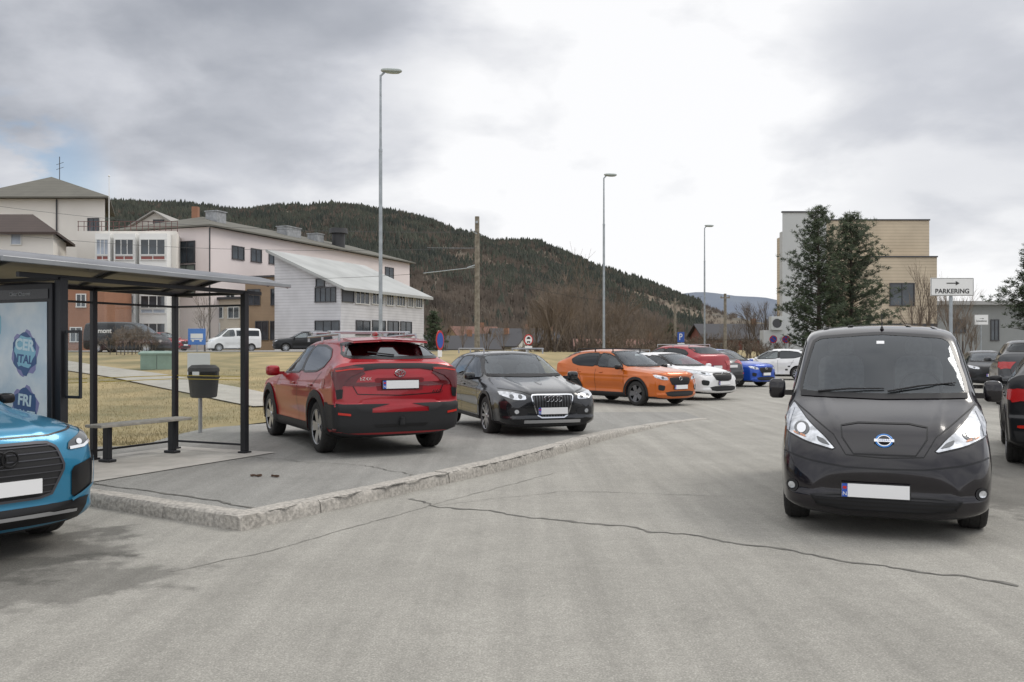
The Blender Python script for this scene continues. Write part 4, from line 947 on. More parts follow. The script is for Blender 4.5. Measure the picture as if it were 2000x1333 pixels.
# ---------------------------------------------------------------- BUILDINGS
GLB=mat('window_glass',(.035,.045,.055),.08,coat=.3,var=.5,vscale=.7)
WFR=mat('white_frame',(.66,.66,.64),.5); DFR=mat('dark_frame',(.05,.05,.055),.5)
BW=mat('blinds',(.34,.38,.44),.5,var=.3,vscale=.8)
def prismb(parent,fp,zb,zt,m,name='wall'):
    n=len(fp); zt=zt if isinstance(zt,(list,tuple)) else [zt]*n
    e=MB(); V=[(p[0],p[1],zb) for p in fp]+[(p[0],p[1],zt[i]) for i,p in enumerate(fp)]
    e.add(V,[(i,(i+1)%n,n+(i+1)%n,n+i) for i in range(n)]+[tuple(range(n,2*n))]); return e.obj(name,m,parent)
def win(parent,p0,p1,u0,v0,u1,v1,fr=WFR,gl=GLB,mul=1,hm=0,fw=.09,name='window'):
    def s_at(u):
        k=(u-1000)/F; dx,dy=p1[0]-p0[0],p1[1]-p0[1]
        return (k*p0[1]-p0[0])/(dx-k*dy)
    a,b=s_at(u0),s_at(u1); Lw=math.dist(p0,p1)
    ym=p0[1]+(p1[1]-p0[1])*(a+b)/2
    z1=EYE+(680-v0)/F*ym; z0=EYE+(680-v1)/F*ym
    if z1<z0: z0,z1=z1,z0
    d=Vector((p1[0]-p0[0],p1[1]-p0[1],0)).normalized(); nrm=Vector((d.y,-d.x,0))
    if nrm.dot(Vector((p0[0],p0[1],0)))>0: nrm=-nrm
    w=abs(b-a)*Lw; h=z1-z0; cen=Vector((*p0,0)).lerp(Vector((*p1,0)),(a+b)/2); cen.z=(z0+z1)/2
    rz=math.atan2(nrm.x,-nrm.y)
    e=MB(); e.box((0,.0,0),(w,.03,h)); o=e.obj(name,gl,parent,loc=cen+nrm*.02,rot=(0,0,rz))
    e=MB(); e.box((0,-.04,h/2),(w+fw,.09,fw)); e.box((0,-.05,-h/2),(w+fw*1.6,.12,fw)); e.box((-w/2,-.04,0),(fw,.088,h-fw)); e.box((w/2,-.04,0),(fw,.088,h-fw))
    for i in range(1,mul+1): e.box((-w/2+w*i/(mul+1),-.035,0),(fw*.8,.07,h-fw))
    for i in range(1,hm+1): e.box((0,-.033,-h/2+h*i/(hm+1)),(w-fw,.06,fw*.7))
    e.obj('frame',fr,o)
    return o
def bth(name,label,cat='building'):
    return thing(name,(0,0,0),0,label,cat)
def roofm(parent,faces,m,th=.18,name='roof'):
    e=MB()
    for f in faces:
        n=len(f); V=[Vector(p) for p in f]+[Vector(p)-Vector((0,0,th)) for p in f]
        e.add(V,[tuple(range(n)),tuple(range(2*n-1,n-1,-1))]+[(i,(i+1)%n,n+(i+1)%n,n+i) for i in range(n)])
    return e.obj(name,m,parent)
CREAM=mat('cream_render',(.70,.67,.62),.85,var=.05,vscale=.2,detail=8); PINKW=mat('pale_pink_render',(.72,.65,.635),.85,var=.05,vscale=.2,detail=8)
SLATE=striped('slate_roof',(.12,.115,.095),.5,.8,.8); BRNR=striped('brown_tile_roof',(.055,.038,.032),.35,.7,.8)
GREYC=striped('grey_cladding',(.55,.55,.57),.3,.75); BRK=striped('yellow_brick',(.28,.20,.13),.16,.82); OBR=striped('orange_brick',(.30,.145,.085),.16,.85)
METR=mat('light_metal_roof',(.36,.37,.36),.6,var=.12,vscale=.3,detail=8)
D=Vector((.37,.929)); E_=Vector((-.929,.37))
def P2(o,a,b): return (o[0]+D.x*a+E_.x*b,o[1]+D.y*a+E_.y*b)
M=(-32.4,96)
t=bth('hospital_building','long pale pink rendered hospital block with grey hipped roof')
fp=[P2(M,0,0),P2(M,45,0),P2(M,45,14),P2(M,0,14)]
prismb(t,fp,0,14.6,PINKW)
ov=.7; a=P2(M,-ov,-ov);b=P2(M,45+ov,-ov);c_=P2(M,45+ov,14+ov);d=P2(M,-ov,14+ov);r1=P2(M,7,7);r2=P2(M,39,7)
Z=14.75; zr=17.0
rf=roofm(t,[[(*a,Z),(*b,Z),(*r2,zr),(*r1,zr)],[(*b,Z),(*c_,Z),(*r2,zr)],[(*c_,Z),(*d,Z),(*r1,zr),(*r2,zr)],[(*d,Z),(*a,Z),(*r1,zr)]],SLATE)
for q,(x_,w_,h_) in enumerate(((6,1.6,1.6),(20,3.0,1.5),(26,1.5,1.3))):
    e=MB(); p=P2(M,x_,4.2); e.box((*p,16.2),(w_,1.6,h_*1.3),rz=math.atan2(D.y,D.x)); e.box((*p,16.2+h_*.66),(w_+.2,1.8,.12),rz=math.atan2(D.y,D.x))
    e.obj('rooftop_housing',mat('vent_metal',(.3,.31,.32),.5,.3,var=.2),rf)
e=MB(); p=P2(M,29,2.5); e.cyl((*p,15),(*p,17.4),.9,n=16); e.cyl((*p,17.4),(*p,18.1),1.3,1.2,n=16); e.obj('ventilation_cowl',mat('cowl_black',(.03,.03,.032),.5),rf,True)
e=MB(); p=P2(M,7,8); e.box((*p,17.5),(.7,.7,1.4)); e.obj('chimney',OBR,rf)
p0,p1=fp[0],fp[1]
for w_ in((453,482,476,507),(490,487,510,512),(525,492,543,516),(553,497,566,520),(752,523,768,545)): win(t,p0,p1,*w_,fr=DFR,mul=1)
for w_ in((440,567,457,588),(480,566,492,588)): win(t,p0,p1,*w_,fr=WFR)
q0,q1=fp[3],fp[0]
win(t,q0,q1,350,472,381,514,fr=DFR,mul=1)
o=win(t,q0,q1,347,518,381,575,fr=DFR,gl=mat('green_panel',(.16,.19,.17),.5),name='cladding_panel')
e=MB(); p=P2(M,-.1,-.1); e.cyl((*p,1),(*p,14.5),.08,n=8); e.obj('downpipe',DFR,t)
t=bth('hospital_bay_block','white hospital block with stacked bay windows and terrace railing')
p0=W(150,680,92)[:2]; p1=W(345,680,92)[:2]
prismb(t,[p0,p1,(p1[0]-3,p1[1]+10),(p0[0],p0[1]+10)],0,13.6,CREAM)
for i,(ua,ub) in enumerate(((186,215),(222,264),(272,326))):
    a=W(ua,680,90.8)[:2]; b=W(ub,680,90.8)[:2]
    prismb(t,[a,b,(b[0],b[1]+1.19),(a[0],a[1]+1.19)],0,13.2,mat('white_render',(.74,.74,.72),.8,var=.04,vscale=.3),'bay')
    for v0,v1 in((468,508),(525,558),(578,612),(632,662)):
        win(t,a,b,ua+3,v0,ub-3,v1-10,mul=2,gl=GLB if (i+v0)%3 else BW)
        win(t,a,b,ua+3,v1-8,ub-3,v1,mul=1,gl=mat('red_blind',(.25,.08,.07),.5) if v0==468 else BW)
e=MB()
for z in(14.1,14.6): e.box(((p0[0]+p1[0])/2,92.1,z),(10.2,.05,.05))
for i in range(18): e.box((p0[0]+.1+i*.6,92.1,14.1),(.05,.05,1.1))
e.obj('terrace_railing',mat('railing_red',(.12,.05,.045),.6),t)
t=bth('hospital_tower','cream square tower with shallow grey hipped roof')
xa,xb2,yy=-63,-47.7,105
prismb(t,[(xa,yy),(xb2,yy),(xb2-6,yy+13),(xa-4,yy+13)],0,19.1,CREAM)
ap=(-57.3,yy+6.5,22.9); a=(xa-1,yy-1,19.2);b=(xb2+1,yy-1,19.2);c_=(xb2-5,yy+14,19.2);d=(xa-5,yy+14,19.2)
rf=roofm(t,[[a,b,ap],[b,c_,ap],[c_,d,ap],[d,a,ap]],SLATE)
win(t,(xa,yy),(xb2,yy),172,427,193,455,fr=DFR,mul=1); win(t,(xa,yy),(xb2,yy),20,440,42,462,fr=DFR)
e=MB(); e.cyl((ap[0]+1,ap[1],22),(ap[0]+1,ap[1],25.4),.05,n=6)
for z in(23.8,24.4): e.cyl((ap[0]+.6,ap[1],z),(ap[0]+1.5,ap[1],z+.3),.03,n=4)
e.obj('antenna',DFR,rf); e=MB(); x_=W(110,680,104.8)[0]; e.cyl((x_,104.85,1),(x_,104.85,19),.09,n=8); e.obj('downpipe',DFR,t)
t=bth('brown_roofed_house','low cream house with dark brown tiled roof')
a=W(-150,680,88)[:2]; b=W(104,680,88)[:2]
prismb(t,[a,b,(b[0]-3.2,b[1]+9),(a[0],a[1]+9)],0,12.9,CREAM)
z=12.9; roofm(t,[[(a[0]-1,87.2,z),(b[0]+.8,87.2,z),(b[0]-4.4,92.5,15.4),(a[0]-1,92.5,15.4)],[(b[0]+.8,87.2,z),(b[0]-2.6,97.8,z),(b[0]-4.4,92.5,15.4)],[(b[0]-2.6,97.8,z),(a[0]-1,97.8,z),(a[0]-1,92.5,15.4),(b[0]-4.4,92.5,15.4)]],BRNR,.25)
win(t,a,b,22,456,42,478,mul=0,gl=BW)
t=bth('small_gabled_house','small white gabled house behind the hospital')
a=W(262,680,112);b=W(345,680,112); xm=(a[0]+b[0])/2
e=MB(); V=[(a[0],112,8),(b[0],112,8),(b[0],112,16.9),(xm,112,18.5),(a[0],112,16.9)]; V+=[(p[0],120,p[2]) for p in V]
e.add(V,[(0,1,2,3,4),(5,9,8,7,6),(1,6,7,2),(4,9,5,0)]); e.obj('wall',CREAM,t)
roofm(t,[[(a[0]-.5,111.3,16.8),(xm,111.3,18.75),(xm,120.5,18.75),(a[0]-.5,120.5,16.8)],[(xm,111.3,18.75),(b[0]+.5,111.3,16.8),(b[0]+.5,120.5,16.8),(xm,120.5,18.75)]],mat('grey_white_roof',(.3,.29,.27),.8))
win(t,a[:2],b[:2],300,430,320,446,fr=DFR)
t=bth('orange_brick_building','orange brick low hospital building behind the bus shelter')
a=W(-300,680,84)[:2]; b=W(204,680,84)[:2]
prismb(t,[a,b,(b[0],b[1]+6),(a[0],a[1]+6)],0,8.0,OBR); roofm(t,[[(a[0],83.5,8.25),(b[0]+.4,83.5,8.25),(b[0]+.4,90.2,8.25),(a[0],90.2,8.25)]],DFR,.3)
for w_ in((20,575,50,600),(62,575,92,600),(150,575,168,600),(178,640,198,680),(60,640,100,668),(138,640,160,668)): win(t,a,b,*w_,mul=1)
t=bth('brown_brick_annex','yellow-brown brick annex with dark window frames')
K=(-17.2,90); fp=[P2(K,.6,5.4),P2(K,.6,12.2),P2(K,16,12.2),P2(K,16,5.4)]
prismb(t,fp,0,9.0,BRK); roofm(t,[[(*P2(K,.3,5.4),9.2),(*P2(K,.3,12.5),9.2),(*P2(K,16,12.5),9.2),(*P2(K,16,5.4),9.2)]],DFR,.2)
for w_ in((484,566,508,596),(530,565,553,596),(500,628,524,664),(529,628,554,664)): win(t,fp[0],fp[1],*w_,fr=DFR,mul=1)
t=bth('low_annex','low pale annex with a dark flat roof edge')
fp=[P2(K,1.5,12.3),P2(K,1.5,20.5),P2(K,10,20.5),P2(K,10,12.3)]
prismb(t,fp,0,6.9,mat('buff_render',(.50,.44,.36),.85,var=.06,vscale=.4)); roofm(t,[[(*P2(K,1.1,12.3),7.1),(*P2(K,1.1,20.9),7.1),(*P2(K,10,20.9),7.1),(*P2(K,10,12.3),7.1)]],DFR,.25)
for w_ in((378,600,402,622),(412,600,436,622),(446,600,468,622),(392,632,430,668)): win(t,fp[0],fp[1],*w_,mul=1)
t=bth('grey_hospital_wing','light grey clad hospital wing with long sloping metal roof')
fp=[P2(K,0,0),P2(K,18.1,0),P2(K,18.1,8),P2(K,0,8)]
prismb(t,fp,0,[7.8,7.8,11.3,11.3],GREYC)
roofm(t,[[(*P2(K,-.7,-.9),7.65),(*P2(K,18.8,-.9),7.65),(*P2(K,18.8,8.6),11.8),(*P2(K,-.7,8.6),11.8)]],METR,.3)
wf=(fp[0],fp[1])
for w_ in((694,566,720,594),(726,567,748,595),(754,569,768,597),(774,571,790,598),(796,573,806,600),(811,575,824,601)): win(t,*wf,*w_,mul=2,gl=GLB)
for w_ in((695,627,722,654),(727,627,752,655),(757,628,778,656),(782,629,803,657)): win(t,*wf,*w_,fr=DFR,mul=1)
o=win(t,*wf,668,563,690,590,fr=DFR,gl=mat('slate_panel',(.09,.1,.12),.5),name='cladding_panel',mul=0)
gf=(fp[3],fp[0])
win(t,*gf,616,562,656,590,fr=DFR,mul=3); win(t,*gf,618,545,634,560,fr=DFR,mul=0); win(t,*gf,616,627,663,650,fr=DFR,mul=2)
BEI=striped('beige_cladding',(.50,.42,.31),.28,.72); GRP=mat('grey_panel',(.47,.48,.47),.7,var=.05,vscale=.3)
t=bth('stepped_building','tall stepped building of grey panels and beige boards')
a=W(1528,680,80)[:2]; b=W(1614,680,80)[:2]
prismb(t,[a,b,(b[0],b[1]+14),(a[0]+5,a[1]+14)],-.2,13.7,GRP,'grey_wall')
a2=(b[0]+.02,81.5); b2=W(1815,680,81.5)[:2]
prismb(t,[a2,b2,(b2[0],95),(a2[0],95)],-.2,13.2,BEI,'beige_wall')
a3=W(1676,680,79)[:2]; b3=W(1830,680,79)[:2]
prismb(t,[a3,b3,(b3[0],81.45),(a3[0],81.45)],-.2,9.6,BEI,'lower_wall')
for A,Bq,zz in((a,b,13.7),(a2,b2,13.2),(a3,b3,9.6)):
    e=MB(); e.box(((A[0]+Bq[0])/2,A[1]+.05,zz+.05),(Bq[0]-A[0]+.1,.3,.12)); e.obj('parapet_trim',DFR,t)
win(t,a3,b3,1738,554,1785,597,fr=DFR,mul=1,hm=0)
e=MB(); e.box(((a3[0]+b3[0])/2,78.97,3.5),(b3[0]-a3[0]+.02,.1,.5)); e.obj('dark_band',DFR,t)
e=MB(); x_,y_,z_=W(1515,632,79); e.box((x_,y_,z_),(1.0,.8,1.2)); e.obj('air_unit',GRP,t,bevel=.03)
e=MB(); e.cyl((x_,y_-.42,z_),(x_,y_-.40,z_),.4,n=18); e.obj('fan_grille',DFR,t)
e=MB(); e.box((x_,y_+.5,(z_-.6)/2),(2.2,1.2,z_-.6)); e.obj('base_wall',GRP,t)
t=bth('low_flat_building','low grey flat-roofed building beyond the parking area')
a=W(1828,680,96)[:2]; b=(75,96)
prismb(t,[a,b,(75,110),(a[0],110)],-.2,6.2,mat('dull_grey_wall',(.25,.26,.255),.8,var=.06,vscale=.3)); roofm(t,[[(a[0]-.6,95.2,6.6),(76,95.2,6.6),(76,110,6.6),(a[0]-.6,110,6.6)]],mat('pale_fascia',(.34,.34,.33),.7),.4)
for w_ in((1862,625,1885,650),(1935,625,1950,665)): win(t,a,b,*w_,fr=DFR,mul=1)
x_,y_,z_=W(213,345,86); t=thing('flagpole',(x_,y_,1),0,'slim white flagpole in front of the hospital','flagpole'); e=MB(); e.cyl((0,0,0),(0,0,z_-1),.07,.035,8); e.sup((0,0,z_-.95),(.2,.2,.2),1); e.obj('pole',WS,t,True)
def house(u,Y,w,dp,h,rh,rz,wm,rm,label):
    x,y,_=W(u,680,Y); t=thing('house',(x,y,0),rz,label,'house','small houses below the hill')
    e=MB(); V=[(-w/2,-dp/2,-1),(w/2,-dp/2,-1),(w/2,-dp/2,h),(-w/2,-dp/2,h),(-w/2,dp/2,-1),(w/2,dp/2,-1),(w/2,dp/2,h),(-w/2,dp/2,h),(-w/2,0,h+rh),(w/2,0,h+rh)]
    e.add(V,[(0,1,2,3),(5,4,7,6),(1,5,6,9,2),(4,0,3,8,7)]); e.obj('wall',wm,t)
    o=.5; rf=roofm(t,[[(-w/2-o,-dp/2-o,h-.15),(w/2+o,-dp/2-o,h-.15),(w/2+o,0,h+rh+.1),(-w/2-o,0,h+rh+.1)],[(-w/2-o,0,h+rh+.1),(w/2+o,0,h+rh+.1),(w/2+o,dp/2+o,h-.15),(-w/2-o,dp/2+o,h-.15)]],rm)
    for i in range(max(2,int(w/3.5))):
        xx=-w/2+w*(i+.5)/max(2,int(w/3.5)); q=MB(); q.box((xx,-dp/2-.02,h*.55),(1.2,.05,1.2)); o_=q.obj('window',GLB,t); q=MB(); q.box((xx,-dp/2-.04,h*.55+.62),(1.35,.06,.1)); q.box((xx,-dp/2-.04,h*.55-.62),(1.35,.06,.1)); q.box((xx-.62,-dp/2-.04,h*.55),(.1,.06,1.14)); q.box((xx+.62,-dp/2-.04,h*.55),(.1,.06,1.14)); q.obj('frame',WFR,o_)
    q=MB(); q.box((w*.2,0,h+rh+.3),(.6,.6,1.1)); q.obj('chimney',OBR,rf)
RR=mat('rust_roof',(.15,.075,.055),.8,var=.15); DR=mat('dark_roof',(.05,.05,.055),.8); OW=mat('ochre_wall',(.30,.21,.12),.8); RW=mat('red_wall',(.16,.06,.045),.8); WW=mat('white_wall',(.55,.55,.52),.8)
house(890,115,9,8,1.6,1.5,.3,RW,DR,'low dark roofed house with red walls'); house(968,125,8,8,2.0,1.5,-.3,WW,DR,'white house with a dark roof')
house(1225,98,12,8,1.2,1.3,.05,RW,RR,'long low building with a rust red roof'); house(1115,140,9,7,1.6,1.2,.3,OW,DR,'ochre house under bare trees')
house(1440,130,12,8,3,2,.1,RW,DR,'red house behind the parked cars'); house(925,170,9,8,3.4,2.2,.5,OW,RR,'ochre house with rust roof by the wood'); house(1010,160,9,8,3.0,2.0,.2,WW,DR,'white house with dark roof by the wood'); house(1060,150,8,7,2.6,1.8,-.4,RW,DR,'red house with dark roof by the wood')

# ---------------------------------------------------------------- HILLS
PR=[(-900,210),(-400,235),(0,252),(200,259),(350,257),(470,253),(550,262),(600,259),(640,265),(700,260),(730,253),(760,252),(800,241),(850,230),(890,211),(930,203),(960,193),(990,195),(1050,186),(1100,170),(1150,150),(1220,124),(1300,98),(1345,80),(1420,54),(1520,36),(1700,25),(2600,20)]
def hz(x,y):
    u=1000+F*x/max(y,1); p=interp(PR,u)
    g=smooth(260,1000,y)**.85 if y<=1000 else max(.6,1-(y-1000)/1500)
    r=p/F*1000*g
    fold=14*(noise.noise(Vector((x*.0045+2,y*.0035,4))))*smooth(300,500,y)*(1-smooth(850,960,y))
    return r+ (7*noise.noise(Vector((x*.006,y*.006,1)))+3*noise.noise(Vector((x*.02,y*.02,5))))*g*1.2 +fold-.5
rr=[]
for y in list(range(240,1000,25))+[1000,1030,1100,1300]:
    rr.append([((t_)*y,y,hz(t_*y,y)) for t_ in np.linspace(-1.0,.75,110)])
sheet('hill',rr,mat('hill_floor',(.080,.072,.055),.95,col2=(.18,.14,.10),vscale=.02,detail=10))
PF=[(600,60),(1250,92),(1345,110),(1420,106),(1500,98),(1560,86),(1700,72),(2300,66)]
rr=[]
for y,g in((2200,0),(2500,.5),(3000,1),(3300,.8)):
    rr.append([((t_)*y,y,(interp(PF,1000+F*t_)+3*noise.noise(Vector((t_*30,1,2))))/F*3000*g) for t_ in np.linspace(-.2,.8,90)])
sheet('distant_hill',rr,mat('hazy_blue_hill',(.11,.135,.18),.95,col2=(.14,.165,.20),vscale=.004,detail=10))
V=[];Fs=[]
rg=np.random.default_rng(8)
cnt=0
while cnt<40000:
    y=340+ (rg.random()**.75)*680; t_=-.62+rg.random()*.85; x=t_*y; u=1000+F*t_
    if u>1370: continue
    q=noise.noise(Vector((x*.008,y*.012,7)))
    lim=400+ (110*smooth(700,1200,u)) + 130*q
    if y<lim and rg.random()>.18: continue
    if y<965 and noise.noise(Vector((x*.009,y*.015,11)))+.35*noise.noise(Vector((x*.04,y*.05,2)))>.17 and rg.random()>.12: continue
    z=hz(x,y); h=(3.0+4.2*rg.random()**1.7)*(1+.5*noise.noise(Vector((x*.02,y*.02,9)))); r=h*(.28+.14*rg.random()); k=len(V); a0=rg.random()*6
    n=5
    for zz,rr_,top in((z,r,z+h*.72),(z+h*.30,r*.75,z+h)):
        k=len(V)
        for i in range(n): V.append((x+rr_*math.cos(a0+i*6.283/n)*(.6+.8*rg.random()),y+rr_*math.sin(a0+i*6.283/n),zz-.10*h*rg.random()))
        V.append((x+rg.normal()*.2,y,top)); Fs+= [(k+i,k+(i+1)%n,k+n) for i in range(n)]
    cnt+=1
me=bpy.data.meshes.new('conifer_forest'); me.from_pydata(V,[],Fs); me.materials.append(mat('hazy_conifer_green',(.030,.037,.030),.95,col2=(.062,.067,.048),vscale=.04,detail=12)); put('conifer_forest',me)['kind']='stuff'  # distance haze is mixed into the tree colours
V=[];Fs=[];cnt=0
while cnt<17000:
    if cnt%3: y=180+rg.random()*rg.random()*560; t_=-.3+rg.random()*.75
    else: y=400+rg.random()*550; t_=-.6+rg.random()*.85
    x=t_*y
    if y<240 and t_>.3: continue
    z=hz(x,y) if y>250 else -.05; h=3.5+4*rg.random()
    if t_>.17: h*=.75
    for i in range(11):
        a=rg.random()*6.283; rad=h*.40*rg.random()**.6; b0=(x+rad*.3*math.cos(a),y+rad*.3*math.sin(a),z); tp=(x+rad*1.2*math.cos(a),y+rad*math.sin(a),z+h*(.4+.6*rg.random())); w=h*.03
        k=len(V); V+=[b0,(tp[0]-w,tp[1],z+h*.45),(tp[0]+w,tp[1]+w,z+h*.5),tp]; Fs+=[(k,k+1,k+2),(k+1,k+2,k+3)]
    cnt+=1
me=bpy.data.meshes.new('bare_woodland'); me.from_pydata(V,[],Fs); me.materials.append(mat('bare_wood_brown',(.085,.070,.058),.95,col2=(.18,.145,.115),vscale=.05,detail=12)); put('bare_woodland',me)['kind']='stuff'

# ---------------------------------------------------------------- TREES
BARK=mat('bark',(.07,.055,.045),.95,var=.3,vscale=8); TWIG=mat('brown_twigs',(.11,.087,.068),.9,col2=(.20,.155,.115),vscale=.7)
NEED=mat('pine_needles',(.018,.032,.014),.8,col2=(.058,.080,.032),vscale=2.2,detail=6)
def bare(seed,h,spread=.55,lv=5,twig=.011):
    random.seed(seed); T_=MB();C=MB()
    def br(p,d,L_,r,l):
        q=p+d*L_
        (T_ if l<1 else C).cyl(p,q,r,max(r*.62,twig*.6),5 if l<1 else 3,cap=False)
        if l>=lv: return
        n=3 if l<2 else random.choice((3,3,4))
        for i in range(n):
            f=random.uniform(.35,1) if i else 1
            a=random.random()*6.283; s_=spread*random.uniform(.5,1.1) if i else spread*.25
            o=d.orthogonal().normalized(); o=Matrix.Rotation(a,3,d)@o
            nd=(d*math.cos(s_)+o*math.sin(s_)+Vector((0,0,.12))).normalized()
            br(p+d*L_*f,nd,L_*random.uniform(.6,.82)*(1 if i else 1),max(r*.58,twig),l+1)
    br(Vector((0,0,-.1)),Vector((random.uniform(-.05,.05),random.uniform(-.05,.05),1)).normalized(),h*.3,h*.012+.01,0)
    return T_.mesh('trunk',[BARK]),C.mesh('crown',[TWIG])
BT=[bare(s_,9,sp,5,.010) for s_,sp in((1,.5),(2,.6),(3,.45),(5,.55))]
BIR=bare(3,9,.45,5,.008)
BS_=[bare(11,2.6,.75,5,.011),bare(12,2.6,.85,5,.011)]
def tree(meshes,x,y,z,s_,rz,label,name='bare_tree',cat='tree',group='bare trees'):
    t=thing(name,(x,y,z),rz,label,cat,group); t.scale=(s_,s_,s_*random.uniform(.95,1.1))
    put('trunk',meshes[0],t); put('crown',meshes[1],t)
random.seed(21)
TL=[(1062,62,.85),(1085,58,.95),(1102,66,1.0),(1120,60,1.05),(1135,70,1.2),(1150,60,1.15),(1160,75,1.15),(1195,68,1.0),(1210,75,.95),(1228,72,.9),(1245,80,.8),(1262,70,.7),(1285,85,.65),(1300,80,.6),(1330,90,.55),(1350,95,.5),(1395,95,.5),(1440,95,.6),(1465,90,.9),(1480,88,1.05),(1495,86,.9),(1515,88,.8),(1045,80,.8),(1020,90,.7),(985,95,.7),(950,100,.7),(905,100,.75),(870,95,.7),(1175,88,1.0),(1110,90,1.0),(1072,95,.9),(1370,80,.4),(1420,82,.5)]
for i in range(28): TL.append((1040+i*9.6+random.uniform(-4,4),random.uniform(60,92),random.uniform(.75,1.1)*(1.05 if i<15 else .7)))
for u,Y,hp in TL:
    x,y,_=W(u,680,Y); tree(random.choice(BT),x,y,0,hp*.78*random.uniform(.85,1.1)*(Y/68)**.5,random.random()*6,'leafless brown tree in the thicket behind the car park')
for u,Y,s_ in((1797,62,.92),(1812,60,.75),(1858,70,.95),(1745,58,.5),(1880,75,.85),(400,60,.55),(1900,60,.5)):
    x,y,_=W(u,680,Y); tree(BIR,x,y,1.3 if u<600 else 0,s_,random.random()*6,'slender leafless birch beside the buildings')
for u,Y,s_,z in((215,47,.8,1.15),(228,46.5,.9,1.15),(243,46,1.0,1.15),(258,47,1.05,1.15),(272,46.5,1.0,1.15),(286,47,.9,1.15),(298,47,.7,1.15),(250,48,.9,1.15),(265,48,.9,1.15),(236,47.5,1.0,1.15),(278,48,1.0,1.15)):
    x,y,_=W(u,680,Y); tree(random.choice(BS_),x,y,z,s_*.72,random.random()*6,'low brown leafless shrub on the lawn edge','shrub','shrub','brown shrubs')
for i in range(60):
    u=1045+i*8.2+random.uniform(-4,4); Y=random.uniform(55,70) if u<1330 else random.uniform(72,80); x,y,_=W(u,680,Y); tree(random.choice(BS_),x,y,-.05,random.uniform(.8,1.3),random.random()*6,'low brown leafless shrub behind the parked cars','shrub','shrub','brown shrubs')
def pine(seed,h,rad,base=.1,nb=190,full=1.0,elv=.0):
    rg=random.Random(seed); T_=MB();C=MB()
    T_.cyl((0,0,-.2),(.05,0,h*.5),h*.016,h*.010,8); T_.cyl((.05,0,h*.5),(0,.02,h*.98),h*.010,.015,6)
    for i in range(nb):
        t_=base+(1-base)*(i/nb)**.9; z=h*t_; a=i*2.4+rg.uniform(-.6,.6)
        lobe=.74+.5*noise.noise(Vector((math.cos(a)*1.5,math.sin(a)*1.5,z*.7+seed)))
        L_=rad*(min(1,.6+2.2*(t_-base)))*(1-t_)**.62*lobe*rg.uniform(.65,1.28)*1.55+.12
        el=elv+.55*t_+rg.uniform(-.2,.2)
        d=Vector((math.cos(a)*math.cos(el),math.sin(a)*math.cos(el),math.sin(el)))
        p=Vector((0,0,z)); q=p+d*L_+Vector((0,0,.12*L_))
        C.cyl(p,q,.03*(1-t_)+.012,.008,3,m=1,cap=False)
        nc=max(3,int(L_/.16))
        for k in range(nc):
            f=.22+.78*(k+1)/nc; c_=p.lerp(q,f)+Vector((rg.gauss(0,.10),rg.gauss(0,.10),rg.gauss(0,.06)+.05))*(1+L_*.3)
            m_=int(18*full)
            for j in range(m_):
                dd=Vector((rg.gauss(0,1),rg.gauss(0,1),rg.gauss(.6,.8))).normalized()*rg.uniform(.10,.24)
                s_=dd.orthogonal().normalized()*rg.uniform(.015,.03)
                o=c_+Vector((rg.gauss(0,.05),rg.gauss(0,.05),rg.gauss(0,.04)))
                C.add([o-s_,o+s_,o+dd],[(0,1,2)],0)
    return T_.mesh('trunk',[BARK],True),C.mesh('crown',[NEED,BARK])
for u,Y,h,r,sd in((1598,54,9.9,2.4,3),(1662,56,9.8,2.75,9)):
    x,y,_=W(u,680,Y); t=thing('pine_tree',(x,y,0),0,'tall green pine tree in front of the stepped building','tree','pine trees'); a_,b_=pine(sd,h,r,nb=215); put('trunk',a_,t); put('crown',b_,t)
x,y,_=W(2020,680,44); t=thing('pine_tree',(x+.3,y,0),0,'dark pine tree reaching in beside the low building','tree','pine trees'); a_,b_=pine(17,6.6,2.0,base=.35); put('trunk',a_,t); put('crown',b_,t)
for u,Y,h,r,sd in((847,78,4.0,.8,31),(1310,84,3.6,.9,33)):
    x,y,_=W(u,680,Y); t=thing('pine_tree',(x,y,.6 if u<900 else 0),0,'small dense dark conifer','tree','small conifers'); a_,b_=pine(sd,h,r,base=.05,nb=110); put('trunk',a_,t); put('crown',b_,t)

# ---------------------------------------------------------------- SKY + LIGHT
w=bpy.data.worlds.new('World'); SC.world=w; w.use_nodes=True; nt=w.node_tree; N=nt.nodes.new; L=nt.links.new
bg=nt.nodes['Background']
EL=math.radians(45); AZ=math.radians(68)  # soft sun high on the right behind cloud
sky=N('ShaderNodeTexSky'); sky.sky_type='NISHITA'; sky.sun_disc=False; sky.sun_elevation=EL; sky.sun_rotation=AZ
tc=N('ShaderNodeTexCoord'); sp=N('ShaderNodeSeparateXYZ'); L(tc.outputs['Generated'],sp.inputs[0])
def math_(op,a,b=None,clamp=False):
    n=N('ShaderNodeMath'); n.operation=op; n.use_clamp=clamp
    for i,q in enumerate((a,b)):
        if q is None: continue
        if isinstance(q,(int,float)): n.inputs[i].default_value=q
        else: L(q,n.inputs[i])
    return n.outputs[0]
def rng(src,a,b,c,d,smooth_=True):
    r=N('ShaderNodeMapRange'); r.interpolation_type='SMOOTHSTEP' if smooth_ else 'LINEAR'
    for i,q in enumerate((a,b,c,d)): r.inputs[i+1].default_value=q
    L(src,r.inputs[0]); return r.outputs[0]
zc=math_('ADD',math_('MAXIMUM',sp.outputs['Z'],0),.34)
pv=N('ShaderNodeCombineXYZ'); L(math_('DIVIDE',sp.outputs['X'],zc),pv.inputs[0]); L(math_('DIVIDE',sp.outputs['Y'],zc),pv.inputs[1]); L(math_('MULTIPLY',sp.outputs['Z'],1.6),pv.inputs[2])
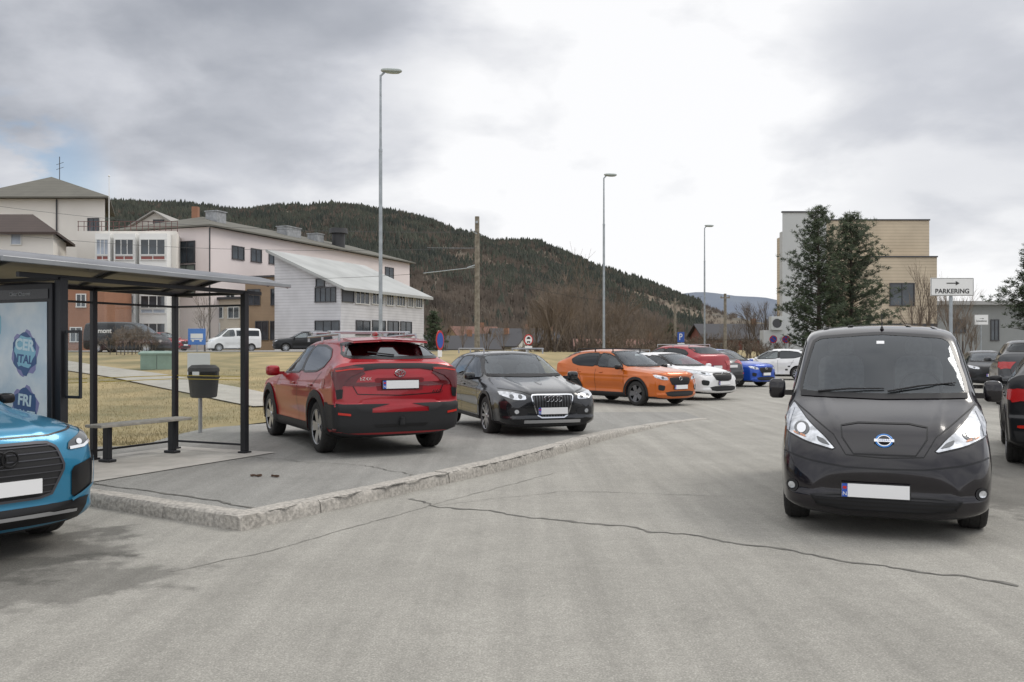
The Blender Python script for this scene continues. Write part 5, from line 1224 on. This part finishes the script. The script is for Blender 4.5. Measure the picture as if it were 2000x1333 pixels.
def noi(sc,det,ro,off,dist=0,v=None):
    m=N('ShaderNodeMapping'); m.inputs['Location'].default_value=off; L(v or pv.outputs[0],m.inputs[0])
    n=N('ShaderNodeTexNoise'); n.inputs['Scale'].default_value=sc; n.inputs['Detail'].default_value=det; n.inputs['Roughness'].default_value=ro; n.inputs['Distortion'].default_value=dist; L(m.outputs[0],n.inputs['Vector']); return n.outputs['Fac']
def dirdot(v):
    v=Vector(v).normalized(); n=N('ShaderNodeVectorMath'); n.operation='DOT_PRODUCT'; n.inputs[1].default_value=v; L(tc.outputs['Generated'],n.inputs[0]); return n.outputs['Value']
n1=noi(1.3,6,.5,(3.1,1.7,0),.15); n2=noi(5.0,8,.52,(9,4,0),.15); n3=noi(2.7,7,.5,(1,7,0),.2)
br=rng(n1,.33,.68,.55,.79); br=math_('ADD',br,rng(n2,.3,.7,-.07,.07)); br=math_('ADD',br,rng(n3,.36,.64,-.12,.12))
gl=dirdot((.38,1,.26)); br=math_('ADD',br,rng(gl,.87,.992,0,.30))
gl2=dirdot((.05,1,.15)); br=math_('ADD',br,rng(gl2,.92,1,0,.20))
dk=dirdot((-.36,1,.34)); br=math_('SUBTRACT',br,rng(dk,.87,.99,0,.15))
dk2=dirdot((.53,1,.20)); br=math_('SUBTRACT',br,math_('MULTIPLY',rng(dk2,.965,.998,0,.24),rng(n2,.35,.6,.6,1)))
hzn=rng(sp.outputs['Z'],.03,.17,.13,0); br=math_('ADD',br,hzn)
br=math_('ADD',br,rng(sp.outputs['Z'],.35,.8,0,.35))
br=math_('MINIMUM',br,.97)
cr=N('ShaderNodeValToRGB'); L(br,cr.inputs['Fac']); el=cr.color_ramp.elements
el[0].position=.28; el[0].color=(.34,.36,.405,1); el[1].position=.97; el[1].color=(.96,.96,.97,1)
m_=el.new(.6); m_.color=(.59,.605,.65,1)
back=rng(math_('MULTIPLY',sp.outputs['Y'],-1.0),-.25,.5,1,1.40)  # unseen sky behind the camera, brightened to light the facades
top=rng(sp.outputs['Z'],.42,.8,1,1.25)  # unseen overhead sky brightened likewise
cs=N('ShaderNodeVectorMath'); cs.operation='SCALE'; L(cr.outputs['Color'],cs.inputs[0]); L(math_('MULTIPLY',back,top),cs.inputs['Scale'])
sk=N('ShaderNodeVectorMath'); sk.operation='SCALE'; sk.inputs['Scale'].default_value=.13; L(sky.outputs['Color'],sk.inputs[0])
gap=math_('MULTIPLY',rng(dirdot((-.55,1,.185)),.9955,.9993,0,1),rng(noi(6,6,.5,(2,2,0)),.42,.56,0,1))
fac=math_('SUBTRACT',.97,math_('MULTIPLY',gap,.7))
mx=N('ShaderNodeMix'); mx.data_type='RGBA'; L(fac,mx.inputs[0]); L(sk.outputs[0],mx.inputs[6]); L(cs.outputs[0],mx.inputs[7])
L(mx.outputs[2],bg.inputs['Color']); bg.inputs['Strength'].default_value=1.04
sn=bpy.data.lights.new('sun','SUN'); sn.energy=1.2; sn.angle=math.radians(22); sn.color=(1,.95,.88)
so=bpy.data.objects.new('sun',sn); COL.objects.link(so)
dv=Vector((math.sin(AZ)*math.cos(EL),math.cos(AZ)*math.cos(EL),math.sin(EL))); so.rotation_euler=dv.to_track_quat('Z','Y').to_euler()
# ---------------------------------------------------------------- CAMERA
cd=bpy.data.cameras.new('camera'); cam=bpy.data.objects.new('camera',cd); COL.objects.link(cam); SC.camera=cam
cam.location=(0,0,EYE); cam.rotation_euler=(math.pi/2,0,0); cd.sensor_width=36; cd.lens=36*F/2000; cd.shift_y=.0068; cd.clip_end=9000; cd.clip_start=.05
SC.view_settings.view_transform='Standard'; SC.view_settings.look='None'; SC.view_settings.exposure=0
